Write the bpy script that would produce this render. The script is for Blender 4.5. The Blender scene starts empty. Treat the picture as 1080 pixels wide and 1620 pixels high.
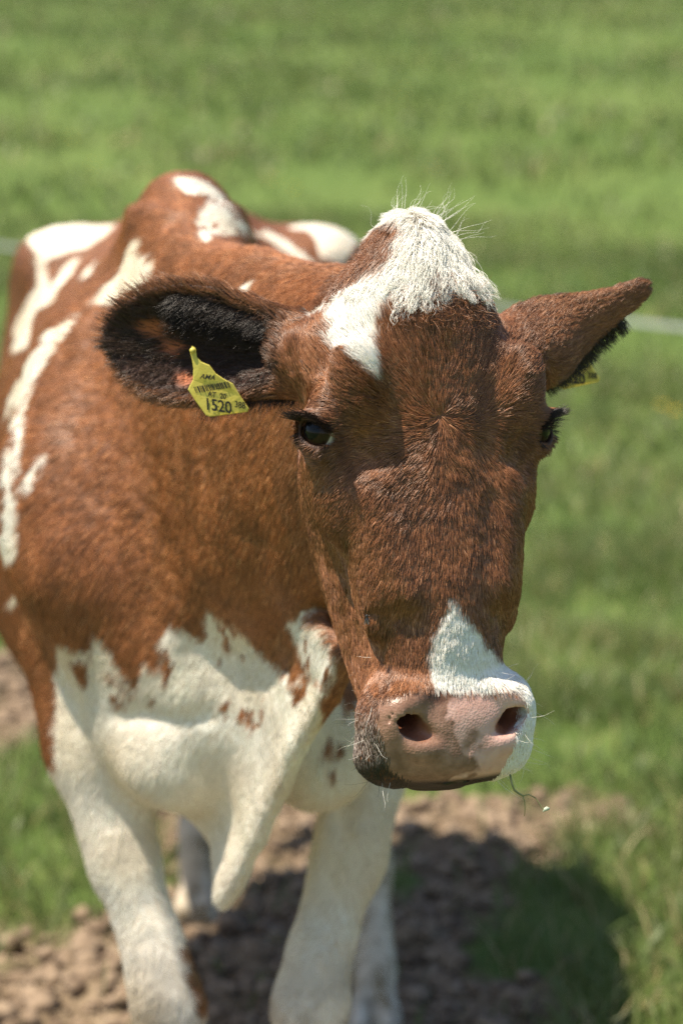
import bpy, math, random
import numpy as np
from mathutils import Vector, Matrix

# ------------------------------------------------------------------ camera, sky, sun, exposure
CAM_H, CAM_PITCH, FPX = 1.42, math.radians(9.0), 3160.0      # focal length in pixels of the 1080x1620 photograph
sc = bpy.context.scene
col = sc.collection
cam_d = bpy.data.cameras.new('camera')
cam = bpy.data.objects.new('camera', cam_d); col.objects.link(cam)
cam.location = (0, 0, CAM_H); cam.rotation_euler = (math.radians(90) - CAM_PITCH, 0, 0)
cam_d.sensor_fit = 'VERTICAL'; cam_d.sensor_height = 36.0; cam_d.sensor_width = 24.0
cam_d.lens = FPX / 1620 * 36.0
cam_d.clip_end = 2000
cam_d.dof.use_dof = True; cam_d.dof.focus_distance = 1.97; cam_d.dof.aperture_fstop = 3.0
sc.camera = cam

SUN_EL, SUN_AZ = math.radians(67), math.radians(-104)   # azimuth clockwise from +y (view direction); negative = left
sun_dir = Vector((math.sin(SUN_AZ) * math.cos(SUN_EL), math.cos(SUN_AZ) * math.cos(SUN_EL), math.sin(SUN_EL)))
world = bpy.data.worlds.new('World'); sc.world = world; world.use_nodes = True
wn = world.node_tree
sky = wn.nodes.new('ShaderNodeTexSky'); sky.sky_type = 'NISHITA'; sky.sun_disc = False
sky.sun_elevation = SUN_EL; sky.sun_rotation = SUN_AZ
wn.links.new(sky.outputs[0], wn.nodes['Background'].inputs[0])
wn.nodes['Background'].inputs[1].default_value = 0.085
sun_d = bpy.data.lights.new('sun', 'SUN'); sun_d.energy = 5.0; sun_d.angle = math.radians(0.6); sun_d.color = (1.0, 0.89, 0.73)
sun = bpy.data.objects.new('sun', sun_d); col.objects.link(sun)
sun.rotation_euler = sun_dir.to_track_quat('Z', 'Y').to_euler(); sun.location = (-6, 0, 8)
sc.view_settings.view_transform = 'Standard'; sc.view_settings.look = 'None'
sc.view_settings.exposure = 0.82; sc.view_settings.gamma = 1.0; sc.view_settings.use_curve_mapping = False
sc.cycles.use_denoising = True; sc.cycles.denoising_prefilter = 'NONE'; sc.cycles.denoising_input_passes = 'RGB_ALBEDO_NORMAL'
sc.cycles.adaptive_threshold = .006
sc.cycles.max_bounces = 6; sc.cycles.transparent_max_bounces = 8

rng = np.random.default_rng(7)
random.seed(7)

def P(px, py, y):
    """point of the place at distance y that the photograph shows at pixel (px, py)"""
    a = (px - 540) / FPX; b = (810 - py) / FPX
    dy = math.cos(CAM_PITCH) + math.sin(CAM_PITCH) * b; dz = -math.sin(CAM_PITCH) + math.cos(CAM_PITCH) * b
    s = y / dy
    return np.array((a * s, y, CAM_H + dz * s))

def tag(o, label=None, cat=None, group=None, kind=None):
    for k, v in (('label', label), ('category', cat), ('group', group), ('kind', kind)):
        if v: o[k] = v
    return o

def empty(name, loc):
    o = bpy.data.objects.new(name, None); col.objects.link(o); o.location = loc; o.empty_display_size = 0.1
    return o

def mesh_obj(name, verts, faces, mat=None, parent=None, smooth=True):
    """verts are given in place coordinates; the object's own origin is that of its parent"""
    me = bpy.data.meshes.new(name)
    v = np.asarray(verts, dtype=np.float64)
    off = np.zeros(3)
    if parent is not None:
        q = parent
        while q is not None:
            off += np.array(q.location); q = q.parent
    me.from_pydata((v - off).tolist(), [], faces if isinstance(faces, list) else faces.tolist())
    if smooth: me.polygons.foreach_set('use_smooth', [True] * len(me.polygons))
    me.update()
    o = bpy.data.objects.new(name, me); col.objects.link(o)
    if parent is not None: o.parent = parent
    if mat: me.materials.append(mat)
    return o
# ------------------------------------------------------------------ material helpers
def new_mat(name):
    m = bpy.data.materials.new(name); m.use_nodes = True
    nt = m.node_tree
    return m, nt, nt.nodes['Principled BSDF'], nt.nodes.new, nt.links.new

def simple(name, rgb, rough=.6, **kw):
    m, nt, b, N, L = new_mat(name)
    b.inputs['Base Color'].default_value = (*rgb, 1); b.inputs['Roughness'].default_value = rough
    for k, v in kw.items(): b.inputs[k].default_value = v
    return m

def noisy(name, c1, c2, scale, rough=.8, bump=0.0, detail=6, coord='Object', bscale=None):
    m, nt, b, N, L = new_mat(name)
    tc = N('ShaderNodeTexCoord'); n = N('ShaderNodeTexNoise'); n.inputs['Scale'].default_value = scale; n.inputs['Detail'].default_value = detail
    L(tc.outputs[coord], n.inputs['Vector'])
    r = N('ShaderNodeValToRGB'); r.color_ramp.elements[0].position = .35; r.color_ramp.elements[1].position = .65
    r.color_ramp.elements[0].color = (*c1, 1); r.color_ramp.elements[1].color = (*c2, 1)
    L(n.outputs[0], r.inputs[0]); L(r.outputs[0], b.inputs['Base Color'])
    b.inputs['Roughness'].default_value = rough
    if bump:
        n2 = N('ShaderNodeTexNoise'); n2.inputs['Scale'].default_value = bscale or scale * 4; n2.inputs['Detail'].default_value = 5
        L(tc.outputs[coord], n2.inputs['Vector'])
        bp = N('ShaderNodeBump'); bp.inputs['Strength'].default_value = bump; bp.inputs['Distance'].default_value = .01
        L(n2.outputs[0], bp.inputs['Height']); L(bp.outputs[0], b.inputs['Normal'])
    return m

# ------------------------------------------------------------------ ground: one sheet, trampled soil under the cow, meadow rising behind
def hash3(i, j, k, seed):
    n = (i * 73856093) ^ (j * 19349663) ^ (k * 83492791) ^ (seed * 2654435761 & 0x7fffffff)
    n = (n ^ (n >> 13)) * 1274126177 & 0x7fffffff
    n = (n ^ (n >> 16)) * 668265263 & 0x7fffffff
    return ((n ^ (n >> 15)) & 0xffff) / 32767.5 - 1.0
def noise3(p, scale, seed=0):
    q = np.asarray(p, float) / scale; i = np.floor(q).astype(np.int64); f = q - i; f = f * f * (3 - 2 * f)
    out = 0
    for a in (0, 1):
        for b in (0, 1):
            for c in (0, 1):
                w = (f[:, 0] if a else 1 - f[:, 0]) * (f[:, 1] if b else 1 - f[:, 1]) * (f[:, 2] if c else 1 - f[:, 2])
                out = out + w * hash3(i[:, 0] + a, i[:, 1] + b, i[:, 2] + c, seed)
    return out
def flat3(x, y): return np.stack([x, y, np.zeros_like(x)], 1)

def soil_amount(x, y):
    """1 = bare trampled soil, 0 = meadow"""
    s = np.full(len(x), -1.0)
    for cx, cy, rx, ry in ((.22, 3.9, .42, .85), (-.25, 3.4, .55, 1.7), (-.95, 5.5, .75, .55), (-.9, 3.25, .8, .42), (.0, 2.2, 1.4, .75), (.35, 4.35, .35, .35)):
        s = np.maximum(s, 1 - np.sqrt(((x - cx) / rx) ** 2 + ((y - cy) / ry) ** 2))
    for cx, cy, rx, ry in ((-.80, 4.25, .42, .55), (.62, 3.6, .28, .75), (.34, 3.62, .12, .16), (.12, 4.05, .06, .08), (.30, 4.9, .5, .3)):
        s = np.minimum(s, np.sqrt(((x - cx) / rx) ** 2 + ((y - cy) / ry) ** 2) - 1)
    s = s + .26 * noise3(flat3(x, y), .35, 31) + .16 * noise3(flat3(x, y), .11, 32)
    return np.clip(s * 3.0 + .5, 0, 1)

def ground_z(x, y, fine=True):
    z = .17 * 2.0 * np.log1p(np.exp(np.clip((y - 11) / 2.0, -30, 30) )) 
    z = np.where(y > 60, .17 * (y - 11), z)
    f = flat3(x, y)
    z = z + np.clip((y - 7) / 10, 0, 1) * (.05 * noise3(f, 3.0, 41) + .22 * np.clip((y - 25) / 60, 0, 1) * noise3(f, 17.0, 42)) + .02 * noise3(f, .8, 43)
    if fine:
        so = soil_amount(x, y)
        z = z + so * (.040 * noise3(f, .15, 44) + .016 * np.abs(noise3(f, .07, 45)) + .012 * noise3(f, .05, 47) + .020 * np.abs(noise3(f, .028, 46)) - .035)
    return z

def graded2(lo, hi, flo, fhi, fine, coarse, g):
    out = [lo]
    while out[-1] < hi:
        x = out[-1]; d = max(flo - x, x - fhi, 0.0); out.append(x + min(coarse, fine + d * g))
    return np.array(out)
gx = graded2(-160, 160, -1.4, 1.4, .018, 12, .09); gy = graded2(-40, 330, 2.0, 6.2, .018, 12, .07)
XX, YY = np.meshgrid(gx, gy, indexing='ij')
zz = ground_z(XX.ravel(), YY.ravel())
gv = np.stack([XX.ravel(), YY.ravel(), zz], 1)
I = np.arange(len(gx) * len(gy)).reshape(len(gx), len(gy))
gq = np.stack([I[:-1, :-1].ravel(), I[1:, :-1].ravel(), I[1:, 1:].ravel(), I[:-1, 1:].ravel()], 1)
def ground_material():
    m, nt, b, N, L = new_mat('ground')
    tc = N('ShaderNodeTexCoord')
    def noise(scale, detail=5, stretch=None):
        n = N('ShaderNodeTexNoise'); n.inputs['Scale'].default_value = scale; n.inputs['Detail'].default_value = detail
        if stretch:
            mp = N('ShaderNodeMapping'); mp.inputs['Scale'].default_value = stretch; L(tc.outputs['Object'], mp.inputs[0]); L(mp.outputs[0], n.inputs['Vector'])
        else: L(tc.outputs['Object'], n.inputs['Vector'])
        return n.outputs[0]
    def ramp(src, stops):
        r = N('ShaderNodeValToRGB'); e = r.color_ramp.elements
        e[0].position, e[0].color = stops[0][0], (*stops[0][1], 1); e[1].position, e[1].color = stops[-1][0], (*stops[-1][1], 1)
        for p_, c_ in stops[1:-1]: q = e.new(p_); q.color = (*c_, 1)
        L(src, r.inputs[0]); return r.outputs[0]
    def mix(f, a, c):
        x = N('ShaderNodeMix'); x.data_type = 'RGBA'; L(f, x.inputs['Factor']); L(a, x.inputs['A']); L(c, x.inputs['B']); return x.outputs['Result']
    soil = ramp(noise(9, 8), [(.3, (.115, .083, .053)), (.5, (.235, .178, .115)), (.7, (.34, .27, .185))])
    soil = mix(ramp(noise(70, 4), [(.45, (0, 0, 0)), (.7, (1, 1, 1))]), soil, ramp(noise(30, 4), [(.3, (.05, .033, .020)), (.7, (.20, .14, .09))]))
    g1 = ramp(noise(1.0, 6, (.28, .5, 1)), [(.30, (.060, .108, .023)), (.5, (.095, .150, .034)), (.72, (.145, .185, .052))])
    g2 = ramp(noise(5.0, 6), [(.32, (.055, .105, .020)), (.55, (.105, .157, .037)), (.75, (.18, .205, .065))])
    gr = N('ShaderNodeMix'); gr.data_type = 'RGBA'; gr.inputs['Factor'].default_value = .45; L(g1, gr.inputs['A']); L(g2, gr.inputs['B'])
    a = N('ShaderNodeAttribute'); a.attribute_name = 'soil'
    L(mix(a.outputs['Fac'], gr.outputs['Result'], soil), b.inputs['Base Color'])
    b.inputs['Roughness'].default_value = .9; b.inputs['Specular IOR Level'].default_value = .2
    bp = N('ShaderNodeBump'); bp.inputs['Strength'].default_value = .8; bp.inputs['Distance'].default_value = .02
    L(noise(45, 6), bp.inputs['Height']); L(bp.outputs[0], b.inputs['Normal'])
    return m
# ------------------------------------------------------------------ cow: one implicit surface, sampled on a graded grid
def graded(lo, hi, flo, fhi, fine, coarse):
    out = [lo]
    while out[-1] < hi:
        x = out[-1]
        d = max(flo - x, x - fhi, 0.0)
        out.append(x + min(coarse, fine + d * 0.12))
    return np.array(out, dtype=np.float32)

FINE = 0.0032
GX = graded(-0.74, 0.42, -0.08, 0.26, FINE, 0.011)
GY = graded(1.76, 4.42, 1.80, 2.16, FINE, 0.013)
GZ = graded(-0.02, 1.56, 0.80, 1.42, FINE, 0.011)
F = np.full((len(GX), len(GY), len(GZ)), 0.5, dtype=np.float32)

def window(lo, hi, pad):
    sl = []
    for g, a, b in zip((GX, GY, GZ), lo, hi):
        i = max(0, np.searchsorted(g, a - pad) - 1); j = min(len(g), np.searchsorted(g, b + pad) + 1)
        sl.append(slice(i, max(j, i + 1)))
    s = tuple(sl)
    return s, GX[s[0]][:, None, None], GY[s[1]][None, :, None], GZ[s[2]][None, None, :]

def smin(a, b, k):
    h = np.maximum(k - np.abs(a - b), 0) / k
    return np.minimum(a, b) - h * h * k * 0.25
def smax(a, b, k): return -smin(-a, -b, k)

def put(s, d, k, cut=False):
    F[s] = smax(F[s], -d, k) if cut else smin(F[s], d, k)

def ell(c, r, k=0.03, R=None, cut=False):
    """ellipsoid; R columns are its own axes"""
    c = np.asarray(c, float); r = np.asarray(r, float)
    R = np.eye(3) if R is None else np.asarray(R, float)
    ext = np.sqrt(((R * r) ** 2).sum(1))
    s, X, Y, Z = window(c - ext, c + ext, k + 0.01)
    X = X - c[0]; Y = Y - c[1]; Z = Z - c[2]
    k0 = 0; k1 = 0
    for i in range(3):
        q = X * R[0, i] + Y * R[1, i] + Z * R[2, i]
        k0 = k0 + (q / r[i]) ** 2; k1 = k1 + (q / r[i] ** 2) ** 2
    k0 = np.sqrt(k0); k1 = np.sqrt(k1) + 1e-9
    put(s, (k0 * (k0 - 1) / k1).astype(np.float32), k, cut)

def cap(a, b, ra, rb, k=0.03, cut=False):
    a = np.asarray(a, float); b = np.asarray(b, float); m = max(ra, rb)
    s, X, Y, Z = window(np.minimum(a, b) - m, np.maximum(a, b) + m, k + 0.01)
    ab = b - a; L2 = ab @ ab + 1e-12
    X = X - a[0]; Y = Y - a[1]; Z = Z - a[2]
    h = np.clip((X * ab[0] + Y * ab[1] + Z * ab[2]) / L2, 0, 1)
    d = np.sqrt((X - h * ab[0]) ** 2 + (Y - h * ab[1]) ** 2 + (Z - h * ab[2]) ** 2) - (ra + (rb - ra) * h)
    put(s, d.astype(np.float32), k, cut)

def chain(pts, k=0.03, cut=False):
    for p, q in zip(pts[:-1], pts[1:]): cap(p[0], q[0], p[1], q[1], k, cut)

def cr(ts, tab, t):
    """smooth (monotone-ish cubic) interpolation of a table column"""
    ts = np.asarray(ts, float); v = np.asarray(tab, float)
    m = np.gradient(v, ts)
    i = np.clip(np.searchsorted(ts, t) - 1, 0, len(ts) - 2)
    h = ts[i + 1] - ts[i]; x = np.clip((t - ts[i]) / h, 0, 1)
    return (2*x**3 - 3*x**2 + 1) * v[i] + (x**3 - 2*x**2 + x) * h * m[i] + (-2*x**3 + 3*x**2) * v[i+1] + (x**3 - x**2) * h * m[i+1]

def sweep_y(tab, k, n=2.2, narrow=0.0):
    """rows: y, cx, half width, top, bottom"""
    T = np.array(tab, float); ys = T[:, 0]
    lo = (np.min(T[:, 1] - T[:, 2]), ys[0], T[:, 4].min()); hi = (np.max(T[:, 1] + T[:, 2]), ys[-1], T[:, 3].max())
    s, X, Y, Z = window(lo, hi, k + 0.01)
    yy = GY[s[1]].astype(float)
    c, w, t, b = (cr(ys, T[:, i], yy)[None, :, None] for i in (1, 2, 3, 4))
    w = np.maximum(w, 0.005); hz = np.maximum((t - b) / 2, 0.005); zc = (t + b) / 2
    zn = (Z - zc) / hz
    ww = w * (1 - narrow * np.clip(zn, -0.3, 1.2))
    q = (np.abs((X - c) / ww) ** n + np.abs(zn) ** n) ** (1 / n)
    d = (q - 1) * np.minimum(w, hz)
    end = np.maximum(ys[0] - Y, Y - ys[-1])
    put(s, np.maximum(d, end).astype(np.float32), k)

# head frame: X = image right (the cow's left), V = out of the face, U = down the face; centimetres
YAW, TILT, ROLL = math.radians(22), math.radians(14), math.radians(2.0)
_X = Vector((1, 0, 0)); _V = Vector((0, -math.cos(TILT), math.sin(TILT))); _U = Vector((0, -math.sin(TILT), -math.cos(TILT)))
_M = Matrix.Rotation(YAW, 3, 'Z') @ Matrix.Rotation(ROLL, 3, 'Y')
HX, HV, HU = (np.array(_M @ q) for q in (_X, _V, _U))
HO = P(713, 690, 1.965)
HB = np.stack([HX, HV, HU], 1)          # columns
US = .975                               # the face is a little shorter than drawn
def h2w(x, v, u): return HO + 0.01 * (HX * x + HV * v + HU * (u * US))
def hdir(x, v, u):
    d = HX * x + HV * v + HU * u
    return d / np.linalg.norm(d)
def w2h(p): return ((np.asarray(p) - HO) @ HB) * (100.0, 100.0, 100.0 / US)

def hell(c, r, k=2.0, rot=None, cut=False):
    R = HB if rot is None else HB @ np.array(rot.to_matrix() if hasattr(rot, 'to_matrix') else rot)
    ell(h2w(*c), np.array(r) * 0.01, k * 0.01, R, cut)
def hcap(a, b, ra, rb, k=2.0, cut=False): cap(h2w(*a), h2w(*b), ra * .01, rb * .01, k * .01, cut)
def hboth(fn, *a, **kw):
    for sgn in (-1, 1): fn(sgn, *a, **kw)

def sweep_head(tab, k, n):
    """rows: u, half width, front v, back v"""
    T = np.array(tab, float); us = T[:, 0]
    corners = np.array([h2w(x, v, u) for x in (-T[:, 1].max(), T[:, 1].max()) for v in (T[:, 3].min(), T[:, 2].max()) for u in (us[0], us[-1])])
    s, X, Y, Z = window(corners.min(0), corners.max(0), (k + 1) * .01)
    X = (X - HO[0]) * 100; Y = (Y - HO[1]) * 100; Z = (Z - HO[2]) * 100
    hx = X * HX[0] + Y * HX[1] + Z * HX[2]; hv = X * HV[0] + Y * HV[1] + Z * HV[2]; hu = (X * HU[0] + Y * HU[1] + Z * HU[2]) / US
    tt = np.linspace(us[0], us[-1], 240)
    w, vf, vb = (np.interp(hu, tt, cr(us, T[:, i], tt)) for i in (1, 2, 3))
    w = np.maximum(w, .3); hh = np.maximum((vf - vb) / 2, .3); vc = (vf + vb) / 2
    q = (np.abs(hx / w) ** n + np.abs((hv - vc) / hh) ** n) ** (1 / n)
    d = (q - 1) * np.minimum(w, hh)
    d = np.maximum(d, np.maximum(us[0] - hu, hu - us[-1])) * 0.01
    put(s, d.astype(np.float32), k * .01)

def cloud(pts, rad, k=0.01):
    """union of many small balls (thin curved sheets such as ears)"""
    pts = np.asarray(pts); rad = np.broadcast_to(np.asarray(rad, float), (len(pts),))
    m = rad.max()
    s, X, Y, Z = window(pts.min(0) - m, pts.max(0) + m, k + .01)
    d = np.full(F[s].shape, 9.0, dtype=np.float32)
    for p, r in zip(pts, rad):
        ws, x, y, z = window(p - r, p + r, 0.03)
        loc = tuple(slice(max(a.start, b.start) - b.start, min(a.stop, b.stop) - b.start) for a, b in zip(ws, s))
        gl = tuple(slice(l.start + b.start, l.stop + b.start) for l, b in zip(loc, s))
        dd = np.sqrt((GX[gl[0]][:, None, None] - p[0]) ** 2 + (GY[gl[1]][None, :, None] - p[1]) ** 2 + (GZ[gl[2]][None, None, :] - p[2]) ** 2) - r
        d[loc] = np.minimum(d[loc], dd)
    put(s, d, k)

def ax(y): return float(np.interp(y, [2.3, 2.45, 2.85, 3.6, 4.2], [-.13, -.165, -.222, -.268, -.30]))

# --- trunk
sweep_y([(2.44, ax(2.44), .05, .95, .78), (2.50, ax(2.5), .13, 1.08, .66), (2.60, ax(2.6), .18, 1.20, .63), (2.72, ax(2.72), .215, 1.29, .61),
         (2.86, ax(2.86), .25, 1.315, .57), (3.05, ax(3.05), .31, 1.335, .55), (3.30, ax(3.3), .36, 1.34, .52), (3.55, ax(3.55), .355, 1.34, .55),
         (3.75, ax(3.75), .31, 1.335, .66), (3.95, ax(3.95), .25, 1.345, .78), (4.10, ax(4.1), .18, 1.28, .86), (4.19, ax(4.19), .05, 1.15, .98)], .05, 2.35, .10)
chain([((ax(2.62), 2.62, 1.31), .035), ((ax(2.78), 2.78, 1.375), .026), ((ax(2.88), 2.88, 1.396), .022), ((ax(3.05), 3.05, 1.35), .035), ((ax(3.6), 3.6, 1.345), .05), ((ax(4.0), 4.0, 1.33), .05)], .14)
for s_ in (-1, 1):
    ell((ax(3.6) + s_ * .17, 3.62, 1.275), (.13, .16, .075), .09)                        # hook bones and loin
    ell((ax(3.6) + s_ * .24, 3.60, 1.305), (.055, .10, .045), .08)
    ell((ax(4.1) + s_ * .13, 4.08, 1.20), (.06, .08, .06), .09)                         # pin bones
    ell((ax(3.75) + s_ * .22, 3.78, 1.04), (.14, .27, .30), .10)                        # thighs
    chain([((ax(2.86) + s_ * .02, 2.88, 1.275), .05), ((ax(2.8) + s_ * .115, 2.80, 1.16), .08), ((ax(2.68) + s_ * .15, 2.68, 1.02), .10), ((ax(2.58) + s_ * .15, 2.59, .93), .092)], .10)   # shoulder blade
# --- neck
sweep_y([(2.08, .075, .05, 1.27, 1.10), (2.14, .055, .085, 1.325, 1.03), (2.22, .02, .105, 1.34, .965), (2.35, -.05, .12, 1.345, .89), (2.50, -.115, .135, 1.36, .80),
         (2.65, -.175, .15, 1.35, .73), (2.78, -.21, .13, 1.335, .74), (2.95, -.225, .05, 1.25, .9)], .05, 2.2, .12)
# --- dewlap and brisket
edge = [(P(548, 1035, 2.17), .012), (P(522, 1095, 2.22), .012), (P(474, 1175, 2.28), .013), (P(440, 1250, 2.34), .014), (P(407, 1325, 2.39), .015), (P(374, 1395, 2.44), .017), (P(352, 1427, 2.46), .018)]
tt_ = np.linspace(0, len(edge) - 1, 46)
for t_ in tt_:
    i_ = min(int(t_), len(edge) - 2); f_ = t_ - i_
    q = edge[i_][0] * (1 - f_) + edge[i_ + 1][0] * f_; r = edge[i_][1] * (1 - f_) + edge[i_ + 1][1] * f_
    t = np.array((ax(2.62) + .01, 2.66, q[2] + .12)); w_ = float(np.interp(q[2], [.55, .72], [.018, .042]))
    m_ = q * .5 + t * .5
    w0_ = max(w_ * .62, r * .75); cap(q, m_, r * .6, w0_, .008); cap(m_, t, w0_, w_ * 1.7, .02)
chain([(q, r * 1.15) for q, r in edge], .007)
ell((ax(2.6) - .005, 2.60, .72), (.12, .11, .10), .06)
ell(P(275, 1200, 2.52), (.075, .075, .068), .022)
ell(P(500, 1170, 2.52), (.085, .07, .10), .035)
ell(P(390, 1120, 2.48), (.09, .06, .10), .04)
# --- legs
def leg(pts, k=.035): chain([(np.array(p), r) for p, r in pts], k)
leg([((-.345, 2.72, .80), .105), ((-.335, 2.66, .68), .072), ((-.297, 2.61, .53), .046), ((-.252, 2.57, .41), .039), ((-.234, 2.56, .345), .045), ((-.232, 2.57, .29), .042), ((-.232, 2.59, .18), .033), ((-.232, 2.58, .10), .040)])
ell((-.234, 2.555, .34), (.047, .043, .055), .022)
leg([((.045, 2.70, .80), .095), ((.035, 2.66, .68), .066), ((.012, 2.62, .53), .046), ((-.030, 2.58, .41), .039), ((-.042, 2.57, .345), .045), ((-.044, 2.58, .29), .042), ((-.046, 2.60, .18), .033), ((-.046, 2.59, .10), .040)])
ell((-.042, 2.565, .34), (.047, .043, .055), .022)
leg([((-.44, 3.74, .92), .15), ((-.43, 3.60, .74), .11), ((-.37, 3.80, .56), .065), ((-.325, 3.92, .47), .05), ((-.295, 3.84, .28), .036), ((-.285, 3.79, .10), .042)], .05)
leg([((-.10, 3.70, .92), .15), ((-.08, 3.50, .72), .11), ((-.01, 3.46, .54), .065), ((.025, 3.46, .44), .05), ((.045, 3.34, .26), .036), ((.055, 3.26, .10), .042)], .05)
for x_, y_ in ((-.232, 2.565), (-.046, 2.575), (-.285, 3.775), (.055, 3.245)):               # claws of the hooves
    for s_ in (-1, 1): ell((x_ + s_ * .024, y_ - .02, .035), (.026, .055, .042), .012)
for x0_, x1_ in ((-.322, -.240), (.026, -.034)):                                          # tendons and bony knees of the forelegs
    for dx_, r_ in ((-.030, .013), (.012, .015), (.034, .011)):
        cap((x0_ + dx_ * 1.2, 2.585 + abs(dx_) * .6, .62), (x1_ + dx_ * .8, 2.535 + abs(dx_) * .5, .40), r_, r_ * .8, .018)
    for dx_, dz_ in ((-.026, .352), (.026, .352), (-.020, .318), (.022, .316)):
        ell((x1_ + dx_, 2.532, dz_), (.017, .014, .018), .014)
ell((ax(3.7), 3.72, .66), (.16, .17, .16), .06)                                          # udder
for s_ in (-1, 1):
    for yy in (3.66, 3.80): cap((ax(3.7) + s_ * .07, yy, .53), (ax(3.7) + s_ * .07, yy, .46), .018, .012, .02)
chain([((ax(4.15), 4.13, 1.30), .04), ((ax(4.2), 4.24, 1.12), .028), ((ax(4.2), 4.25, .75), .02), ((ax(4.2), 4.24, .52), .035), ((ax(4.2), 4.24, .38), .02)], .03)

# --- head
sweep_head([(-24.6, .6, -6.5, -9.5), (-23.6, 1.8, -4.6, -12), (-21.5, 3.5, -2.8, -14), (-18, 6.5, -1.2, -16.5), (-13, 9.2, -.2, -18), (-8, 10.6, .1, -18.5), (-3, 11.1, .1, -18.5),
            (2, 10.7, .1, -18), (6, 9.7, .0, -17), (10, 8.4, .0, -16), (15, 7.0, -.1, -14), (20, 6.2, -.6, -12.5), (25, 6.7, -1.3, -11.5), (29, 7.4, -1.6, -10.5), (32.5, 6.8, -3.2, -10), (34.5, 4, -5.5, -9)], 2.5, 2.08)
sweep_head([(-7, 3, -9, -18), (-4, 8.0, -6.5, -22), (0, 9.6, -5.5, -23.8), (5, 10.0, -5.3, -23.4), (10, 9.1, -5.5, -23.2), (15, 8.1, -6, -22.0), (20, 7.2, -6.3, -20.0), (25, 6.7, -6.5, -16.8), (30, 5.8, -6.5, -12.6), (34, 4.2, -6.8, -11.4), (35.3, 2, -7.5, -10)], 3.4, 2.2)
# muzzle: pad, flared nostril wings, upper lip, lower lip
hell((0, -5.8, 29.2), (8.3, 4.9, 5.6), 2.2)
for s_ in (-1, 1):
    hell((s_ * 6.3, -5.0, 28.2), (3.0, 3.5, 4.0), 1.6)
    hell((s_ * 5.6, -6.6, 32.2), (3.7, 3.6, 2.8), 1.4)
hell((0, -4.6, 32.6), (5.4, 3.2, 2.3), 1.6)
hell((0, -9.3, 33.2), (5.0, 3.2, 1.7), .9)
# brow ridges, orbits
for s_ in (-1, 1):
    hell((s_ * 8.5, -2.0, -5.6), (2.8, 2.2, 4.2), 2.2, Matrix.Rotation(s_ * math.radians(-22), 3, 'Y'))
    hell((s_ * 10.2, -5.2, -3.2), (2.5, 3.4, 3.1), 1.8)
    hell((s_ * 10.9, -6.0, -.8), (2.1, 3.0, 2.5), 1.2)
    hell((s_ * 10.0, -7.2, 4.2), (1.9, 3.4, 5.0), 2.6)                                       # cheekbone under the eye
    hell((s_ * 8.5, -.8, 2.9), (1.7, 2.4, 2.8), 1.7, cut=True)                            # hollow in front of the eye
    hell((s_ * 7.2, -5.0, 11.5), (1.6, 2.4, 7.5), 3.4)                                     # facial crest
    hell((s_ * 11.0, -4.0, -13.0), (1.2, 1.8, 3.0), 2.6, cut=True)                         # temple
    hell((s_ * 4.9, 1.5, -3.0), (1.2, 1.75, 5.5), 2.2, Matrix.Rotation(s_ * math.radians(-10), 3, 'Y'), cut=True)   # furrow beside the brow
    hcap((s_ * 6.7, -2.6, 5.0), (s_ * 5.0, -2.0, 15), .9, .6, 3.2)                           # ridge down the nose side
    hcap((s_ * 7.9, -3.4, 17.5), (s_ * 6.6, -2.9, 23.5), .25, .2, 1.3, True)
# poll
hell((0, -7.5, -20.3), (2.7, 5.0, 3.6), 2.0)
# --- ears: thin cupped leaves
EAR_W = ([0, .1, .25, .42, .6, .76, .88, .95, 1.0], [3.4, 3.7, 4.7, 5.8, 6.0, 5.2, 3.7, 2.3, .7])
def ear_points(base, tip, across, cup, fold, wscale=1.0, bend=0.0, n_a=90, n_b=40, wtab=EAR_W):
    A = tip - base; L = np.linalg.norm(A); A = A / L
    B = across - A * (across @ A); B = B / np.linalg.norm(B)
    N = np.cross(A, B)
    out = []
    for a in np.linspace(0, 1, n_a):
        w = np.interp(a, *wtab) * .01 * wscale
        ang = math.radians(np.interp(a, [0, .3, .7, 1], [fold, fold * .72, fold * .5, fold * .35]))   # half opening of the arc
        R = w / math.sin(min(ang, 1.5)) if ang < 1.5 else w
        for b in np.linspace(-1, 1, n_b):
            th = b * ang
            out.append(base + A * a * L + B * (R * math.sin(th)) + N * (cup * (R * (1 - math.cos(th)) - R * (1 - math.cos(ang)) * .6) + bend * (a * a) * L))
    return np.array(out), A, B, N, L
EL_BASE, EL_TIP = P(478, 560, 2.085), P(160, 532, 2.13)
ER_BASE, ER_TIP = P(826, 568, 2.13), P(1016, 450, 2.175)
earL, LA, LB, LN, LL = ear_points(EL_BASE, EL_TIP, np.array((-.1, -.12, -1.0)), 1.0, 78, 1.0)
# LN should face the camera (opening towards us)
earL_sign = 1.0 if LN[1] < 0 else -1.0
if earL_sign < 0: earL, LA, LB, LN, LL = ear_points(EL_BASE, EL_TIP, -np.array((-.1, -.12, -1.0)), 1.0, 78, 1.0)
RTAB = ([0, .1, .25, .42, .6, .76, .88, .95, 1.0], [3.6, 4.1, 4.3, 3.5, 2.3, 1.5, 1.2, .9, .6])
earR, RA, RB, RN, RL = ear_points(ER_BASE, ER_TIP, np.array((.30, .30, -.90)), 1.0, 80, 1.0, -.07, wtab=RTAB)
if RN[1] < 0: earR, RA, RB, RN, RL = ear_points(ER_BASE, ER_TIP, -np.array((.30, .30, -.90)), 1.0, 80, 1.0, -.07, wtab=RTAB)
cloud(earL, .0048, .008); cloud(earR, .0048, .008)
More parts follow.
